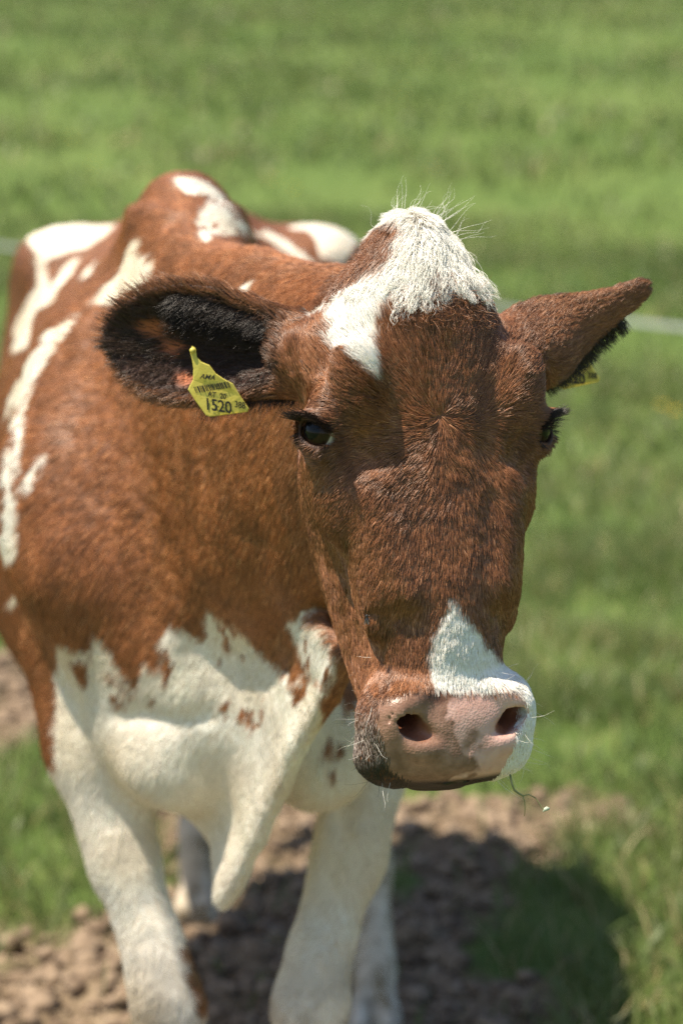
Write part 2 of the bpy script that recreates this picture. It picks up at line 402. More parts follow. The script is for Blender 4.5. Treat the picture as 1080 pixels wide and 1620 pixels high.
# ear roots
cap(h2w(-8.5, -8.5, -9.5), EL_BASE + LA * .015, .036, .030, .03)
cap(EL_BASE + LA * .0 + LB * .028, EL_BASE + LA * .05 + LB * .030, .016, .010, .02)
cap(h2w(8.5, -9.5, -9.5), ER_BASE + RA * .02, .038, .034, .03)
EARL_HOLE = EL_BASE + LA * .045 + LN * .006
ell(EARL_HOLE, (.030, .018, .020), .012, np.stack([LA, LN, LB], 1), True)

# --- eyes
EYE_R = 2.2
EYES = []
for s_ in (-1, 1):
    c = np.array((s_ * 11.35, -5.1, -1.2)); g = np.array((-.80, .60, .06) if s_ < 0 else (.66, .75, .06)); g /= np.linalg.norm(g)
    t = np.array((.60, .80, .0) if s_ < 0 else (-.75, .66, .0)); t = t - g * (t @ g); t /= np.linalg.norm(t)      # towards the nose
    d = np.cross(g, t) * (1 if np.cross(g, t)[2] > 0 else -1)                              # downwards
    ca, sa = math.cos(math.radians(24)), math.sin(math.radians(24))
    t2 = t * ca + d * sa; d2 = d * ca - t * sa
    R = np.stack([t2, d2, g], 1)
    hell(c + g * .6, (2.75, 2.4, 1.75), 1.2, R)                                           # lids
    hell(c + g * 2.2 + t2 * .22, (2.12, 1.14, 2.6), .35, R, cut=True)                      # lid opening
    hell(c + g * 2.0 + t2 * 1.7 + d2 * .1, (.9, .35, 1.2), .3, R, cut=True)                # inner corner
    hell(c, (EYE_R + .12,) * 3, .1, None, True)
    a0 = c + g * 2.0 - d2 * 1.85
    hcap(a0 - t2 * 2.2 + d2 * .5, a0 + t2 * 1.4 + d2 * .2, .38, .45, .7)                   # upper lid fold
    b0 = c + g * 1.85 + d2 * 1.75
    hcap(b0 - t2 * 1.5 - d2 * .3, b0 + t2 * 1.6 + d2 * .25, .30, .34, .6)                  # lower lid
    hcap(c + g * 1.4 + t2 * 2.6 + d2 * 1.0, c + g * .6 + t2 * 4.6 + d2 * 2.6, .28, .45, .7, True)   # tear groove
    EYES.append((c, g, t2, d2))

# --- nostrils: comma-shaped openings
for s_ in (-1, 1):
    hell((s_ * 5.2, -2.1, 26.5), (2.3, 1.1, .9), 1.6, Matrix.Rotation(s_ * math.radians(-30), 3, 'Y'))   # upper rim
    hell((s_ * 4.0, -2.1, 31.4), (1.7, 1.0, 1.0), 1.3)                                        # lower rim
    hcap((s_ * 2.8, -.6, 30.4), (s_ * 4.8, -1.5, 29.5), .30, .85, .4, True)
    hcap((s_ * 4.8, -1.5, 29.5), (s_ * 6.4, -2.6, 28.0), .85, 1.15, .4, True)
    hcap((s_ * 6.4, -2.6, 28.0), (s_ * 7.4, -3.7, 26.0), 1.15, .45, .5, True)
    hcap((s_ * 5.5, -2.2, 28.8), (s_ * 4.9, -6.5, 26.8), 1.2, 1.0, .5, True)
# mouth line
hcap((-7.4, -7.4, 33.6), (0, -3.4, 35.0), .26, .26, .35, True); hcap((0, -3.4, 35.0), (7.4, -7.4, 33.6), .26, .26, .35, True)
hcap((-7.4, -7.4, 33.6), (-6.9, -10.5, 27.5), .26, .2, .4, True); hcap((7.4, -7.4, 33.6), (6.9, -10.5, 27.5), .26, .2, .4, True)
# philtrum
hcap((0, -.9, 31.5), (0, -2.3, 34.6), .16, .2, .35, True)
# whiskered warts and cheek fold
for a, b, r in (((-8.6, -5.5, 21.5), (-7.2, -3.6, 25.0), .35), ((-8.4, -7.5, 19.5), (-8.0, -6.0, 23.5), .4)):
    hcap(a, b, r * .6, r * .5, 1.4, True)

# --- surface nets
def surface_nets(F, GX, GY, GZ):
    inside = F < 0
    nx, ny, nz = F.shape
    cnt = np.zeros((nx - 1, ny - 1, nz - 1), np.int8)
    for i in (0, 1):
        for j in (0, 1):
            for k in (0, 1):
                cnt += inside[i:nx - 1 + i, j:ny - 1 + j, k:nz - 1 + k]
    ci, cj, ck = np.nonzero((cnt > 0) & (cnt < 8))
    idx = np.full(cnt.shape, -1, np.int32); idx[ci, cj, ck] = np.arange(len(ci))
    acc = np.zeros((len(ci), 3)); num = np.zeros(len(ci))
    G = (GX, GY, GZ)
    C8 = [(a, b, c) for a in (0, 1) for b in (0, 1) for c in (0, 1)]
    for p in C8:
        for q in C8:
            dd = np.subtract(q, p)
            if dd.sum() != 1 or (dd < 0).any(): continue
            fa = F[ci + p[0], cj + p[1], ck + p[2]].astype(float); fb = F[ci + q[0], cj + q[1], ck + q[2]].astype(float)
            m = (fa < 0) != (fb < 0)
            t = np.where(m, fa / np.where(m, fa - fb, 1), 0)
            pa = np.stack([GX[ci + p[0]], GY[cj + p[1]], GZ[ck + p[2]]], 1); pb = np.stack([GX[ci + q[0]], GY[cj + q[1]], GZ[ck + q[2]]], 1)
            acc += (pa + (pb - pa) * t[:, None]) * m[:, None]; num += m
    V = acc / num[:, None]
    quads = []
    for axis in range(3):
        sl0 = [slice(1, n - 1) for n in F.shape]; sl1 = list(sl0)
        sl0[axis] = slice(0, F.shape[axis] - 1); sl1[axis] = slice(1, F.shape[axis])
        a = inside[tuple(sl0)]; b = inside[tuple(sl1)]
        I = np.argwhere(a != b)
        flip = a[tuple(I.T)]
        base = I.copy()
        for o in range(3):
            if o != axis: base[:, o] += 1
        o1, o2 = [(1, 2), (2, 0), (0, 1)][axis]
        def cell(d1, d2):
            c = base.copy(); c[:, o1] -= d1; c[:, o2] -= d2
            return idx[c[:, 0], c[:, 1], c[:, 2]]
        q = np.stack([cell(1, 1), cell(0, 1), cell(0, 0), cell(1, 0)], 1)
        q[~flip] = q[~flip][:, ::-1]
        quads.append(q)
    Q = np.concatenate(quads)
    return V, Q[(Q >= 0).all(1)]

V, Q = surface_nets(F, GX, GY, GZ)

def smooth_verts(V, Q, it, lam, weight=None):
    E = np.concatenate([Q[:, [0, 1]], Q[:, [1, 2]], Q[:, [2, 3]], Q[:, [3, 0]]])
    n = len(V); deg = np.bincount(E[:, 0], minlength=n) + np.bincount(E[:, 1], minlength=n)
    for _ in range(it):
        A = np.stack([np.bincount(E[:, 0], V[E[:, 1], i], n) + np.bincount(E[:, 1], V[E[:, 0], i], n) for i in range(3)], 1) / deg[:, None]
        w = lam if weight is None else (lam * weight)[:, None]
        V = V + (A - V) * w
    return V
V = smooth_verts(V, Q, 2, .5)
_d = np.maximum.reduce([np.abs(V[:, 1] - 1.95) - .26, -.20 - V[:, 0], np.abs(V[:, 2] - 1.12) - .34, V[:, 0] * 0])
V = smooth_verts(V, Q, 14, .6, np.clip(_d / .08, 0, 1))
# keep only the biggest connected piece
def components(n, Q):
    lab = np.arange(n)
    while True:
        m = lab[Q].min(1); new = lab.copy()
        for i in range(4): np.minimum.at(new, Q[:, i], m)
        new = new[new]
        if (new == lab).all(): return lab
        lab = new
lab = components(len(V), Q)
keep = lab == np.bincount(lab).argmax()
remap = np.cumsum(keep) - 1
Q = remap[Q[keep[Q[:, 0]]]]; V = V[keep]

def vnormals(V, Q):
    n = np.cross(V[Q[:, 2]] - V[Q[:, 0]], V[Q[:, 3]] - V[Q[:, 1]])
    N = np.zeros_like(V)
    for i in range(4):
        for a in range(3): N[:, a] += np.bincount(Q[:, i], n[:, a], len(V))
    return N / (np.linalg.norm(N, axis=1, keepdims=True) + 1e-12)
VN = vnormals(V, Q)
# skin folds of neck and chest: ridges (+) and creases (-) that follow lines on the surface
FOLDS = [(+.004, .016, [P(372, 835, 2.4), P(385, 900, 2.4), P(410, 960, 2.4), P(425, 1010, 2.4)]),
         (-.006, .016, [P(405, 830, 2.4), P(417, 900, 2.4), P(445, 960, 2.4), P(460, 1010, 2.4)]),
         (+.004, .016, [P(445, 880, 2.35), P(470, 950, 2.35), P(490, 1010, 2.35)]),
         (-.006, .012, [P(188, 1148, 2.45), P(230, 1140, 2.45), P(270, 1141, 2.45), P(330, 1122, 2.45)]),
         (+.004, .018, [P(330, 880, 2.45), P(300, 950, 2.45), P(270, 1010, 2.45)]),
         (-.004, .025, [P(240, 740, 2.5), P(250, 850, 2.5), P(235, 960, 2.5)])]
from_head = np.clip((V[:, 1] - 2.2) / .1, 0, 1)[:, None]
V += VN * from_head * (noise3(V, .055, 61) * .0016 + noise3(V * (1, 1, .45), .022, 62) * .0016 + noise3(V, .010, 63) * .0005)[:, None]
_sel = np.nonzero((V[:, 1] > 2.15) & (V[:, 1] < 2.75) & (VN[:, 1] < -.1))[0]
for amp, wid, line in FOLDS:
    d2_ = np.full(len(_sel), 9.0)
    for a, b in zip(line[:-1], line[1:]):
        a2 = a[[0, 2]]; ab = b[[0, 2]] - a2; pv = V[_sel][:, [0, 2]] - a2
        h = np.clip(pv @ ab / (ab @ ab), 0, 1)
        d2_ = np.minimum(d2_, ((pv - h[:, None] * ab) ** 2).sum(1))
    V[_sel] += VN[_sel] * (amp * np.exp(-d2_ / (2 * wid * wid)))[:, None]
VN = vnormals(V, Q)
VH = w2h(V)                                            # head coordinates of every vertex
print('cow verts', len(V), 'grid', F.shape)
# outlines of the coat patches: on the head (head frame, cm: x, u), on the body (place coordinates, m)
HEAD_PATCH = {
    'W_forehead': [(-1.6, -25.5), (2.2, -25.5), (2.9, -23.1), (2.4, -20.5), (3.2, -19.0), (5.2, -18.2), (6.6, -16.6), (8.3, -14.7), (8.3, -13.3), (7.0, -13.8), (4.8, -15.4), (3.1, -16.0), (0.5, -15.8), (-1.7, -14.4), (-3.7, -14.1), (-4.9, -13.2), (-5.9, -12.6), (-6.3, -9.3), (-6.8, -5.6), (-8.0, -6.1), (-9.8, -7.8), (-10.3, -10.9), (-9.2, -14.2), (-7.6, -16.2), (-5.4, -17.8), (-3.6, -19.2), (-2.6, -20.8), (-1.9, -22.6)],
    'W_blaze': [(-1.0, 16.2), (0.1, 17.6), (1.4, 19.3), (3.7, 21.3), (6.0, 23.1), (7.9, 24.6), (6.9, 26.3), (4.6, 26.0), (1.2, 25.9), (-2.8, 25.7), (-3.0, 23.8), (-3.1, 21.9), (-2.5, 20.0), (-1.7, 18.2)],
    'W_lip': [(7.4, 24.3), (6.9, 26.3), (7.5, 28.3), (5.7, 30.5), (5.9, 32.7), (5.6, 34.5), (7.7, 34.0), (8.3, 32.4), (7.4, 28.6)],
    'pad': [(-8.2, 26.1), (-6.9, 25.8), (-5.3, 25.3), (-2.1, 25.6), (1.2, 25.9), (4.6, 26.0), (6.4, 26.5), (7.5, 28.3), (5.7, 30.5), (5.5, 32.7), (4.7, 34.4), (2.2, 35.1), (-1.4, 35.3), (-5.4, 34.5), (-7.4, 33.0), (-7.8, 31.7), (-8.4, 30.1), (-8.8, 28.2)],
}
BODY_PATCH = {
    'W_rump': [(-0.566, 3.600, 1.339), (-0.540, 3.604, 1.356), (-0.516, 3.664, 1.365), (-0.469, 3.652, 1.370), (-0.394, 3.545, 1.370), (-0.410, 3.486, 1.349), (-0.435, 3.464, 1.331), (-0.468, 3.465, 1.323), (-0.496, 3.471, 1.317), (-0.510, 3.470, 1.306), (-0.511, 3.456, 1.280), (-0.522, 3.476, 1.301), (-0.529, 3.493, 1.322)],
    'W_s1': [(-0.528, 3.485, 1.311), (-0.506, 3.465, 1.301), (-0.500, 3.438, 1.270), (-0.454, 3.143, 1.253), (-0.502, 3.318, 1.233), (-0.485, 3.133, 1.214), (-0.477, 3.048, 1.191), (-0.522, 3.183, 1.171), (-0.582, 3.545, 1.176), (-0.569, 3.537, 1.210), (-0.544, 3.489, 1.246), (-0.523, 3.464, 1.269)],
    'W_s2': [(-0.444, 3.445, 1.318), (-0.454, 3.421, 1.297), (-0.467, 3.370, 1.273), (-0.447, 3.154, 1.262), (-0.454, 3.143, 1.253), (-0.491, 3.423, 1.270), (-0.481, 3.441, 1.291), (-0.463, 3.446, 1.310)],
    'W_s3': [(-0.406, 3.378, 1.315), (-0.379, 3.052, 1.301), (-0.403, 3.112, 1.291), (-0.411, 3.267, 1.303)],
    'W_s4': [(-0.266, 2.694, 1.365), (-0.267, 2.677, 1.345), (-0.257, 2.653, 1.341), (-0.244, 2.636, 1.348), (-0.240, 2.605, 1.331), (-0.245, 2.599, 1.315), (-0.259, 2.616, 1.302), (-0.285, 2.660, 1.287), (-0.316, 2.710, 1.276), (-0.341, 2.743, 1.276), (-0.325, 2.750, 1.296), (-0.301, 2.737, 1.318), (-0.292, 2.739, 1.343), (-0.282, 2.728, 1.362)],
    'W_s5': [(-0.352, 2.732, 1.262), (-0.360, 2.716, 1.246), (-0.381, 2.709, 1.221), (-0.393, 2.701, 1.200), (-0.410, 2.696, 1.175), (-0.419, 2.665, 1.144), (-0.414, 2.607, 1.100), (-0.412, 2.564, 1.039), (-0.421, 2.583, 1.061), (-0.430, 2.637, 1.113), (-0.495, 2.994, 1.110), (-0.510, 3.012, 1.079), (-0.506, 3.036, 1.115), (-0.486, 3.003, 1.147), (-0.435, 2.779, 1.194), (-0.407, 2.736, 1.219), (-0.412, 2.762, 1.230), (-0.380, 2.732, 1.245)],
    'W_s6': [(-0.441, 2.635, 1.096), (-0.428, 2.606, 1.083), (-0.417, 2.562, 1.022), (-0.417, 2.545, 0.959), (-0.487, 2.899, 0.819), (-0.508, 2.960, 0.806), (-0.450, 2.616, 0.946), (-0.441, 2.594, 1.034)],
    'W_s7': [(-0.375, 2.569, 1.086), (-0.384, 2.562, 1.068), (-0.401, 2.555, 1.040), (-0.408, 2.563, 1.043), (-0.411, 2.571, 1.054), (-0.398, 2.573, 1.075), (-0.388, 2.578, 1.091)],
    'W_withers': [(-0.232, 2.801, 1.443), (-0.209, 2.796, 1.444), (-0.183, 2.794, 1.435), (-0.164, 2.767, 1.415), (-0.142, 2.740, 1.392), (-0.129, 2.794, 1.375), (-0.126, 2.794, 1.366), (-0.146, 2.662, 1.368), (-0.164, 2.614, 1.367), (-0.174, 2.580, 1.360), (-0.186, 2.635, 1.375), (-0.192, 2.664, 1.387), (-0.183, 2.729, 1.413), (-0.206, 2.741, 1.421), (-0.224, 2.761, 1.430)],
    'W_stripeR': [(-0.146, 3.033, 1.382), (-0.132, 3.517, 1.363), (-0.076, 3.460, 1.328), (-0.032, 3.442, 1.286), (-0.053, 3.397, 1.284), (-0.081, 3.426, 1.313), (-0.130, 3.458, 1.347), (-0.166, 3.477, 1.368)],
    'W_hipR': [(-0.095, 3.555, 1.364), (-0.058, 3.688, 1.369), (-0.020, 3.676, 1.366), (0.017, 3.626, 1.350), (0.036, 3.656, 1.330), (0.000, 3.481, 1.301), (-0.038, 3.461, 1.312), (-0.044, 3.494, 1.344), (-0.061, 3.531, 1.359)],
    'W_neck': [(-0.096, 2.349, 1.325), (-0.103, 2.341, 1.314), (-0.114, 2.327, 1.289), (-0.125, 2.354, 1.295), (-0.119, 2.363, 1.309), (-0.108, 2.361, 1.321)],
    'W_chest': [(-0.375, 2.558, 0.830), (-0.367, 2.531, 0.846), (-0.351, 2.518, 0.846), (-0.342, 2.516, 0.838), (-0.325, 2.504, 0.843), (-0.316, 2.502, 0.831), (-0.317, 2.497, 0.851), (-0.313, 2.490, 0.871), (-0.306, 2.490, 0.861), (-0.296, 2.486, 0.851), (-0.288, 2.482, 0.844), (-0.286, 2.483, 0.827), (-0.273, 2.475, 0.821), (-0.268, 2.476, 0.804), (-0.255, 2.468, 0.806), (-0.251, 2.461, 0.836), (-0.243, 2.457, 0.844), (-0.236, 2.453, 0.832), (-0.226, 2.447, 0.830), (-0.220, 2.443, 0.857), (-0.225, 2.446, 0.869), (-0.220, 2.443, 0.877), (-0.209, 2.434, 0.887), (-0.200, 2.428, 0.892), (-0.188, 2.427, 0.881), (-0.176, 2.425, 0.875), (-0.167, 2.417, 0.887), (-0.166, 2.397, 0.920), (-0.155, 2.392, 0.912), (-0.139, 2.387, 0.900), (-0.129, 2.367, 0.910), (-0.119, 2.375, 0.892), (-0.100, 2.368, 0.874), (-0.076, 2.330, 0.867), (-0.068, 2.316, 0.859), (-0.052, 2.284, 0.857), (-0.039, 2.255, 0.869), (-0.021, 2.203, 0.872), (-0.004, 2.170, 0.897), (0.017, 2.604, 0.794), (0.051, 2.603, 0.759), (0.061, 2.589, 0.632), (0.065, 3.290, 0.250), (0.053, 3.205, 0.057), (-0.243, 2.513, 0.352), (-0.332, 2.580, 0.502), (-0.376, 2.605, 0.627), (-0.387, 2.609, 0.714), (-0.377, 2.604, 0.741), (-0.387, 2.617, 0.773)],
    'W_throat': [(-0.062, 2.293, 0.929), (-0.051, 2.265, 0.939), (-0.036, 2.248, 0.950), (-0.029, 2.231, 0.939), (-0.014, 2.205, 0.933), (-0.004, 2.163, 0.907), (-0.014, 2.186, 0.883), (-0.029, 2.228, 0.873), (-0.044, 2.264, 0.883), (-0.045, 2.261, 0.899), (-0.052, 2.274, 0.911)],
    'W_belly': [(-0.530, 3.170, 0.673), (-0.507, 3.075, 0.686), (-0.424, 2.679, 0.736), (-0.421, 2.675, 0.721), (-0.415, 2.661, 0.700), (-0.405, 2.669, 0.655), (-0.412, 2.650, 0.688), (-0.422, 2.678, 0.723)],
    'B_a': [(-0.025, 2.214, 0.850), (-0.007, 2.177, 0.889), (0.011, 2.176, 0.895), (0.024, 2.494, 0.779), (0.004, 2.470, 0.768), (-0.020, 2.235, 0.824)],
    'B_b': [(-0.026, 2.450, 0.724), (-0.022, 2.451, 0.739), (-0.012, 2.455, 0.742), (-0.010, 2.455, 0.733), (-0.018, 2.453, 0.719), (-0.026, 2.451, 0.716)],
    'B_c': [(-0.016, 2.455, 0.702), (-0.008, 2.458, 0.705), (-0.006, 2.463, 0.686), (-0.014, 2.460, 0.684)],
    'B_d': [(-0.115, 2.396, 0.788), (-0.107, 2.386, 0.790), (-0.106, 2.384, 0.773), (-0.112, 2.393, 0.768)],
    'B_e': [(-0.351, 2.532, 0.823), (-0.327, 2.511, 0.828), (-0.326, 2.523, 0.792), (-0.340, 2.539, 0.792), (-0.348, 2.539, 0.808)],
    'B_f': [(-0.306, 2.498, 0.821), (-0.286, 2.485, 0.816), (-0.269, 2.474, 0.815), (-0.275, 2.479, 0.807), (-0.293, 2.490, 0.809)],
    'B_g': [(-0.281, 2.483, 0.800), (-0.261, 2.473, 0.799), (-0.263, 2.477, 0.788), (-0.274, 2.482, 0.790)],
    'B_h': [(-0.291, 2.496, 0.780), (-0.275, 2.486, 0.779), (-0.274, 2.488, 0.772), (-0.288, 2.496, 0.773)],
    'B_i': [(-0.211, 2.575, 0.423), (-0.210, 2.575, 0.422), (-0.202, 2.580, 0.390), (-0.190, 2.570, 0.364), (-0.185, 2.549, 0.349), (-0.194, 2.559, 0.377), (-0.204, 2.559, 0.404)],
    'B_j': [(-0.146, 2.403, 0.888), (-0.137, 2.399, 0.883), (-0.136, 2.411, 0.863), (-0.145, 2.415, 0.863)],
}
# ------------------------------------------------------------------ coat pattern: signed distance (cm, + = white) on the surface
def poly_sd(p, poly):
    """signed distance, + inside"""
    poly = np.asarray(poly, float); n = len(poly)
    d = np.full(len(p), 1e9); ins = np.zeros(len(p), bool)
    for a, b in zip(poly, np.roll(poly, -1, 0)):
        ab = b - a; pv = p - a
        h = np.clip(pv @ ab / (ab @ ab + 1e-12), 0, 1)
        d = np.minimum(d, ((pv - h[:, None] * ab) ** 2).sum(1))
        c = ((a[1] > p[:, 1]) != (b[1] > p[:, 1]))
        with np.errstate(divide='ignore', invalid='ignore'):
            ins ^= c & (p[:, 0] < (b[0] - a[0]) * (p[:, 1] - a[1]) / (b[1] - a[1]) + a[0])
    return np.where(ins, 1, -1) * np.sqrt(d)

BODY_PATCH['B_i'] = [(-.216, 2.57, .425), (-.200, 2.57, .435), (-.186, 2.57, .40), (-.172, 2.57, .36), (-.178, 2.57, .330), (-.194, 2.57, .340), (-.206, 2.57, .385)]
FRONT = ('W_chest', 'W_throat', 'B_a', 'B_b', 'B_c', 'B_d', 'B_e', 'B_f', 'B_g', 'B_h', 'B_i', 'B_j')
def coat_sd(p, nrm):
    """white (+) or red (-), cm to the border"""
    h = w2h(p)
    s = np.full(len(p), -9.0)
    wob = np.stack([noise3(p, .014, 3), noise3(p, .014, 4)], 1) * .006 + np.stack([noise3(p, .005, 5), noise3(p, .005, 6)], 1) * .0035
    head = (h[:, 2] > -27) & (h[:, 2] < 37) & (h[:, 1] > -14) & (np.abs(h[:, 0]) < 13)
    i = np.nonzero(head)[0]
    if len(i):
        q = h[i][:, [0, 2]] + wob[i] * 45
        m = poly_sd(q, HEAD_PATCH['W_forehead'])
        m = np.maximum(m, poly_sd(q, HEAD_PATCH['W_blaze'])); m = np.maximum(m, poly_sd(q, HEAD_PATCH['W_lip']))
        m = np.maximum(m, np.minimum(h[i, 0] - 6.0, h[i, 2] - 24.5 + h[i, 1] * 0))           # white side of the muzzle
        m = np.maximum(m, np.minimum(h[i, 0] - 4.0, h[i, 2] - 30.0))
        s[i] = m
    body = ~head & (p[:, 1] > 2.13)
    i = np.nonzero(body)[0]
    if len(i):
        pp = p[i]; m = np.full(len(i), -9.0)
        z = pp[:, 2] + wob[i, 0] * 3
        yb = np.interp(pp[:, 1], [2.2, 2.62, 2.75, 3.2, 3.9, 4.3], [.60, .66, .60, .66, .78, .7])
        m = np.maximum(m, (yb - z) * 100)
        m = np.maximum(m, np.where(pp[:, 0] > .01, (.74 - z) * 100, -9))
        for k, poly in BODY_PATCH.items():
            if k == 'W_belly': continue
            P3 = np.array(poly)
            if k in FRONT:
                ok = (pp[:, 1] < 2.80) & (nrm[i, 1] < .45)
                q = pp[:, [0, 2]]; pl = P3[:, [0, 2]]
            else:
                c = P3.mean(0); u_, s__, vt = np.linalg.svd(P3 - c)
                n_ = vt[2]
                ok = (np.abs((pp - c) @ n_) < .16) & (np.abs(nrm[i] @ n_) > .05) & (np.linalg.norm(pp - c, axis=1) < .6)
                q = (pp - c) @ vt[:2].T; pl = (P3 - c) @ vt[:2].T
            j = np.nonzero(ok)[0]
            if not len(j): continue
            d = poly_sd(q[j] + wob[i][j] * (.9 if k in FRONT else .5), pl) * 100
            m[j] = np.maximum(m[j], d) if k[0] == 'W' else np.minimum(m[j], -d)
        fl = noise3(pp * (1, 1, .7), .024, 91) + .5 * noise3(pp, .010, 92)
        front = (pp[:, 1] < 2.75) & (pp[:, 2] > .72)
        m = np.where(front & (m > 0) & (m < 4.5) & (fl > .42 + .12 * m), -np.minimum(m, .8), m)      # flecks near the border
        s[i] = m
    return np.clip(s, -9, 9)

def in_ear(p):
    """0..1 ear mask, along-ear coordinate, side (+ = inner face)"""
    res = []
    for base, A, B, N, L in ((EL_BASE, LA, LB, LN, LL), (ER_BASE, RA, RB, RN, RL)):
        d = p - base
        res.append((d @ A / L, d @ B, d @ N))
    return res

def ear_mask(p):
    (a, b, n), (a2, b2, n2) = in_ear(p)
    mL = np.clip((a - .02) / .12, 0, 1) * (np.abs(b) < .085) * (np.abs(n) < .08) * (p[:, 0] < -.02)
    mR = np.clip((a2 - .02) / .12, 0, 1) * (np.abs(b2) < .085) * (np.abs(n2) < .08) * (p[:, 0] > .18)
    return mL, mR

def pad_sd(h):
    q = h[:, [0, 2]]
    d = poly_sd(q, HEAD_PATCH['pad'])
    return np.where((h[:, 1] > -8) & (h[:, 2] > 22), d, -9)

sd = coat_sd(V, VN)
padv = np.full(len(V), -9.0); _i = np.nonzero((VH[:, 2] > 20) & (np.abs(VH[:, 0]) < 12) & (VH[:, 1] > -14) & (VH[:, 2] < 38))[0]
padv[_i] = pad_sd(VH[_i])
mL, mR = ear_mask(V)
earv = np.maximum(mL, mR)
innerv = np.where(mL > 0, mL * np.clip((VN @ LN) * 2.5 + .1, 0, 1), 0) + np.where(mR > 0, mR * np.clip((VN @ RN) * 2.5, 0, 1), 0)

# ------------------------------------------------------------------ materials
RED = (.19, .075, .032); REDD = (.12, .046, .020); WHITE = (.78, .72, .62)
def cow_material():
    m, nt, b, N, L = new_mat('cow_hide')
    def attr(n):
        a = N('ShaderNodeAttribute'); a.attribute_name = n; return a
    def ramp(src, p0, p1, c0=(0, 0, 0), c1=(1, 1, 1)):
        r = N('ShaderNodeValToRGB'); r.color_ramp.elements[0].position = p0; r.color_ramp.elements[1].position = p1
        r.color_ramp.elements[0].color = (*c0, 1); r.color_ramp.elements[1].color = (*c1, 1); L(src, r.inputs[0]); return r.outputs[0]
    def mix(f, a, c):
        x = N('ShaderNodeMix'); x.data_type = 'RGBA'
        L(f, x.inputs['Factor'])
        for s, v in ((x.inputs['A'], a), (x.inputs['B'], c)):
            if isinstance(v, tuple): s.default_value = (*v, 1)
            else: L(v, s)
        return x.outputs['Result']
    def noise(scale, detail=4, vec=None):
        n = N('ShaderNodeTexNoise'); n.inputs['Scale'].default_value = scale; n.inputs['Detail'].default_value = detail
        L(tc.outputs['Object'], n.inputs['Vector']); return n.outputs[0]
    def math_(op, a, c):
        x = N('ShaderNodeMath'); x.operation = op
        for s, v in zip(x.inputs, (a, c)):
            if isinstance(v, (int, float)): s.default_value = v
            else: L(v, s)
        return x.outputs[0]
    tc = N('ShaderNodeTexCoord')
    red = mix(ramp(noise(5, 5), .35, .7), REDD, RED)
    red = mix(ramp(noise(60, 4), .42, .7), red, (.20, .085, .038))
    white = mix(ramp(noise(9, 5), .35, .7), (.60, .52, .40), WHITE)
    sd_ = math_('ADD', attr('coat').outputs['Fac'], math_('MULTIPLY', math_('SUBTRACT', noise(90, 3), .5), .5))
    coatm = ramp(math_('ADD', math_('MULTIPLY', sd_, .5), .5), .42, .58)
    c = mix(coatm, red, white)
    # ear leather
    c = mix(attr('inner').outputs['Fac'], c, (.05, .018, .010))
    # hairless muzzle: pink on the cow's left, mottled brown on its right
    hx = attr('hx').outputs['Fac']
    pig = math_('ADD', math_('MULTIPLY', hx, .10), math_('MULTIPLY', math_('SUBTRACT', noise(26, 3), .5), 1.3))
    pigm = ramp(math_('ADD', pig, .5), .47, .55)
    pink = mix(ramp(noise(70, 4), .4, .65), (.60, .36, .29), (.66, .43, .36))
    brown = mix(ramp(noise(80, 5), .35, .7), (.21, .115, .075), (.38, .22, .155))
    padc = mix(pigm, brown, pink)
    padm = ramp(math_('ADD', math_('MULTIPLY', attr('pad').outputs['Fac'], .5), .5), .28, .52)
    padc = mix(math_('MULTIPLY', attr('nosespot').outputs['Fac'], ramp(noise(55, 4), .25, .5)), padc, (.13, .062, .038))
    c = mix(padm, c, padc)
    c = mix(attr('earglow').outputs['Fac'], c, (.46, .13, .04))  # orange glow of light through the ear, put into the skin colour
    c = mix(attr('lowlip').outputs['Fac'], c, (.035, .024, .018))
    c = mix(attr('nostril').outputs['Fac'], c, (.26, .10, .055))
    c = mix(attr('lid').outputs['Fac'], c, (.07, .035, .022))
    dirt = math_('MULTIPLY', attr('dirt').outputs['Fac'], ramp(noise(22, 5), .4, .65))
    c = mix(dirt, c, (.23, .17, .09))
    L(c, b.inputs['Base Color'])
    ro = N('ShaderNodeMapRange'); L(padm, ro.inputs[0]); ro.inputs['To Min'].default_value = .62; ro.inputs['To Max'].default_value = .36
    L(ro.outputs[0], b.inputs['Roughness'])
    b.inputs['Specular IOR Level'].default_value = .35
    b.inputs['Subsurface Weight'].default_value = .12; b.inputs['Subsurface Radius'].default_value = (1.0, .35, .15); b.inputs['Subsurface Scale'].default_value = .006
    bp = N('ShaderNodeBump'); bp.inputs['Strength'].default_value = .35; bp.inputs['Distance'].default_value = .0008
    vo = N('ShaderNodeTexVoronoi'); vo.inputs['Scale'].default_value = 430; L(tc.outputs['Object'], vo.inputs['Vector'])
    L(math_('ADD', math_('MULTIPLY', vo.outputs['Distance'], padm), noise(300, 3)), bp.inputs['Height']); L(bp.outputs[0], b.inputs['Normal'])
    return m

def fattr(me, name, vals):
    a = me.attributes.new(name, 'FLOAT', 'POINT'); a.data.foreach_set('value', np.asarray(vals, np.float32))

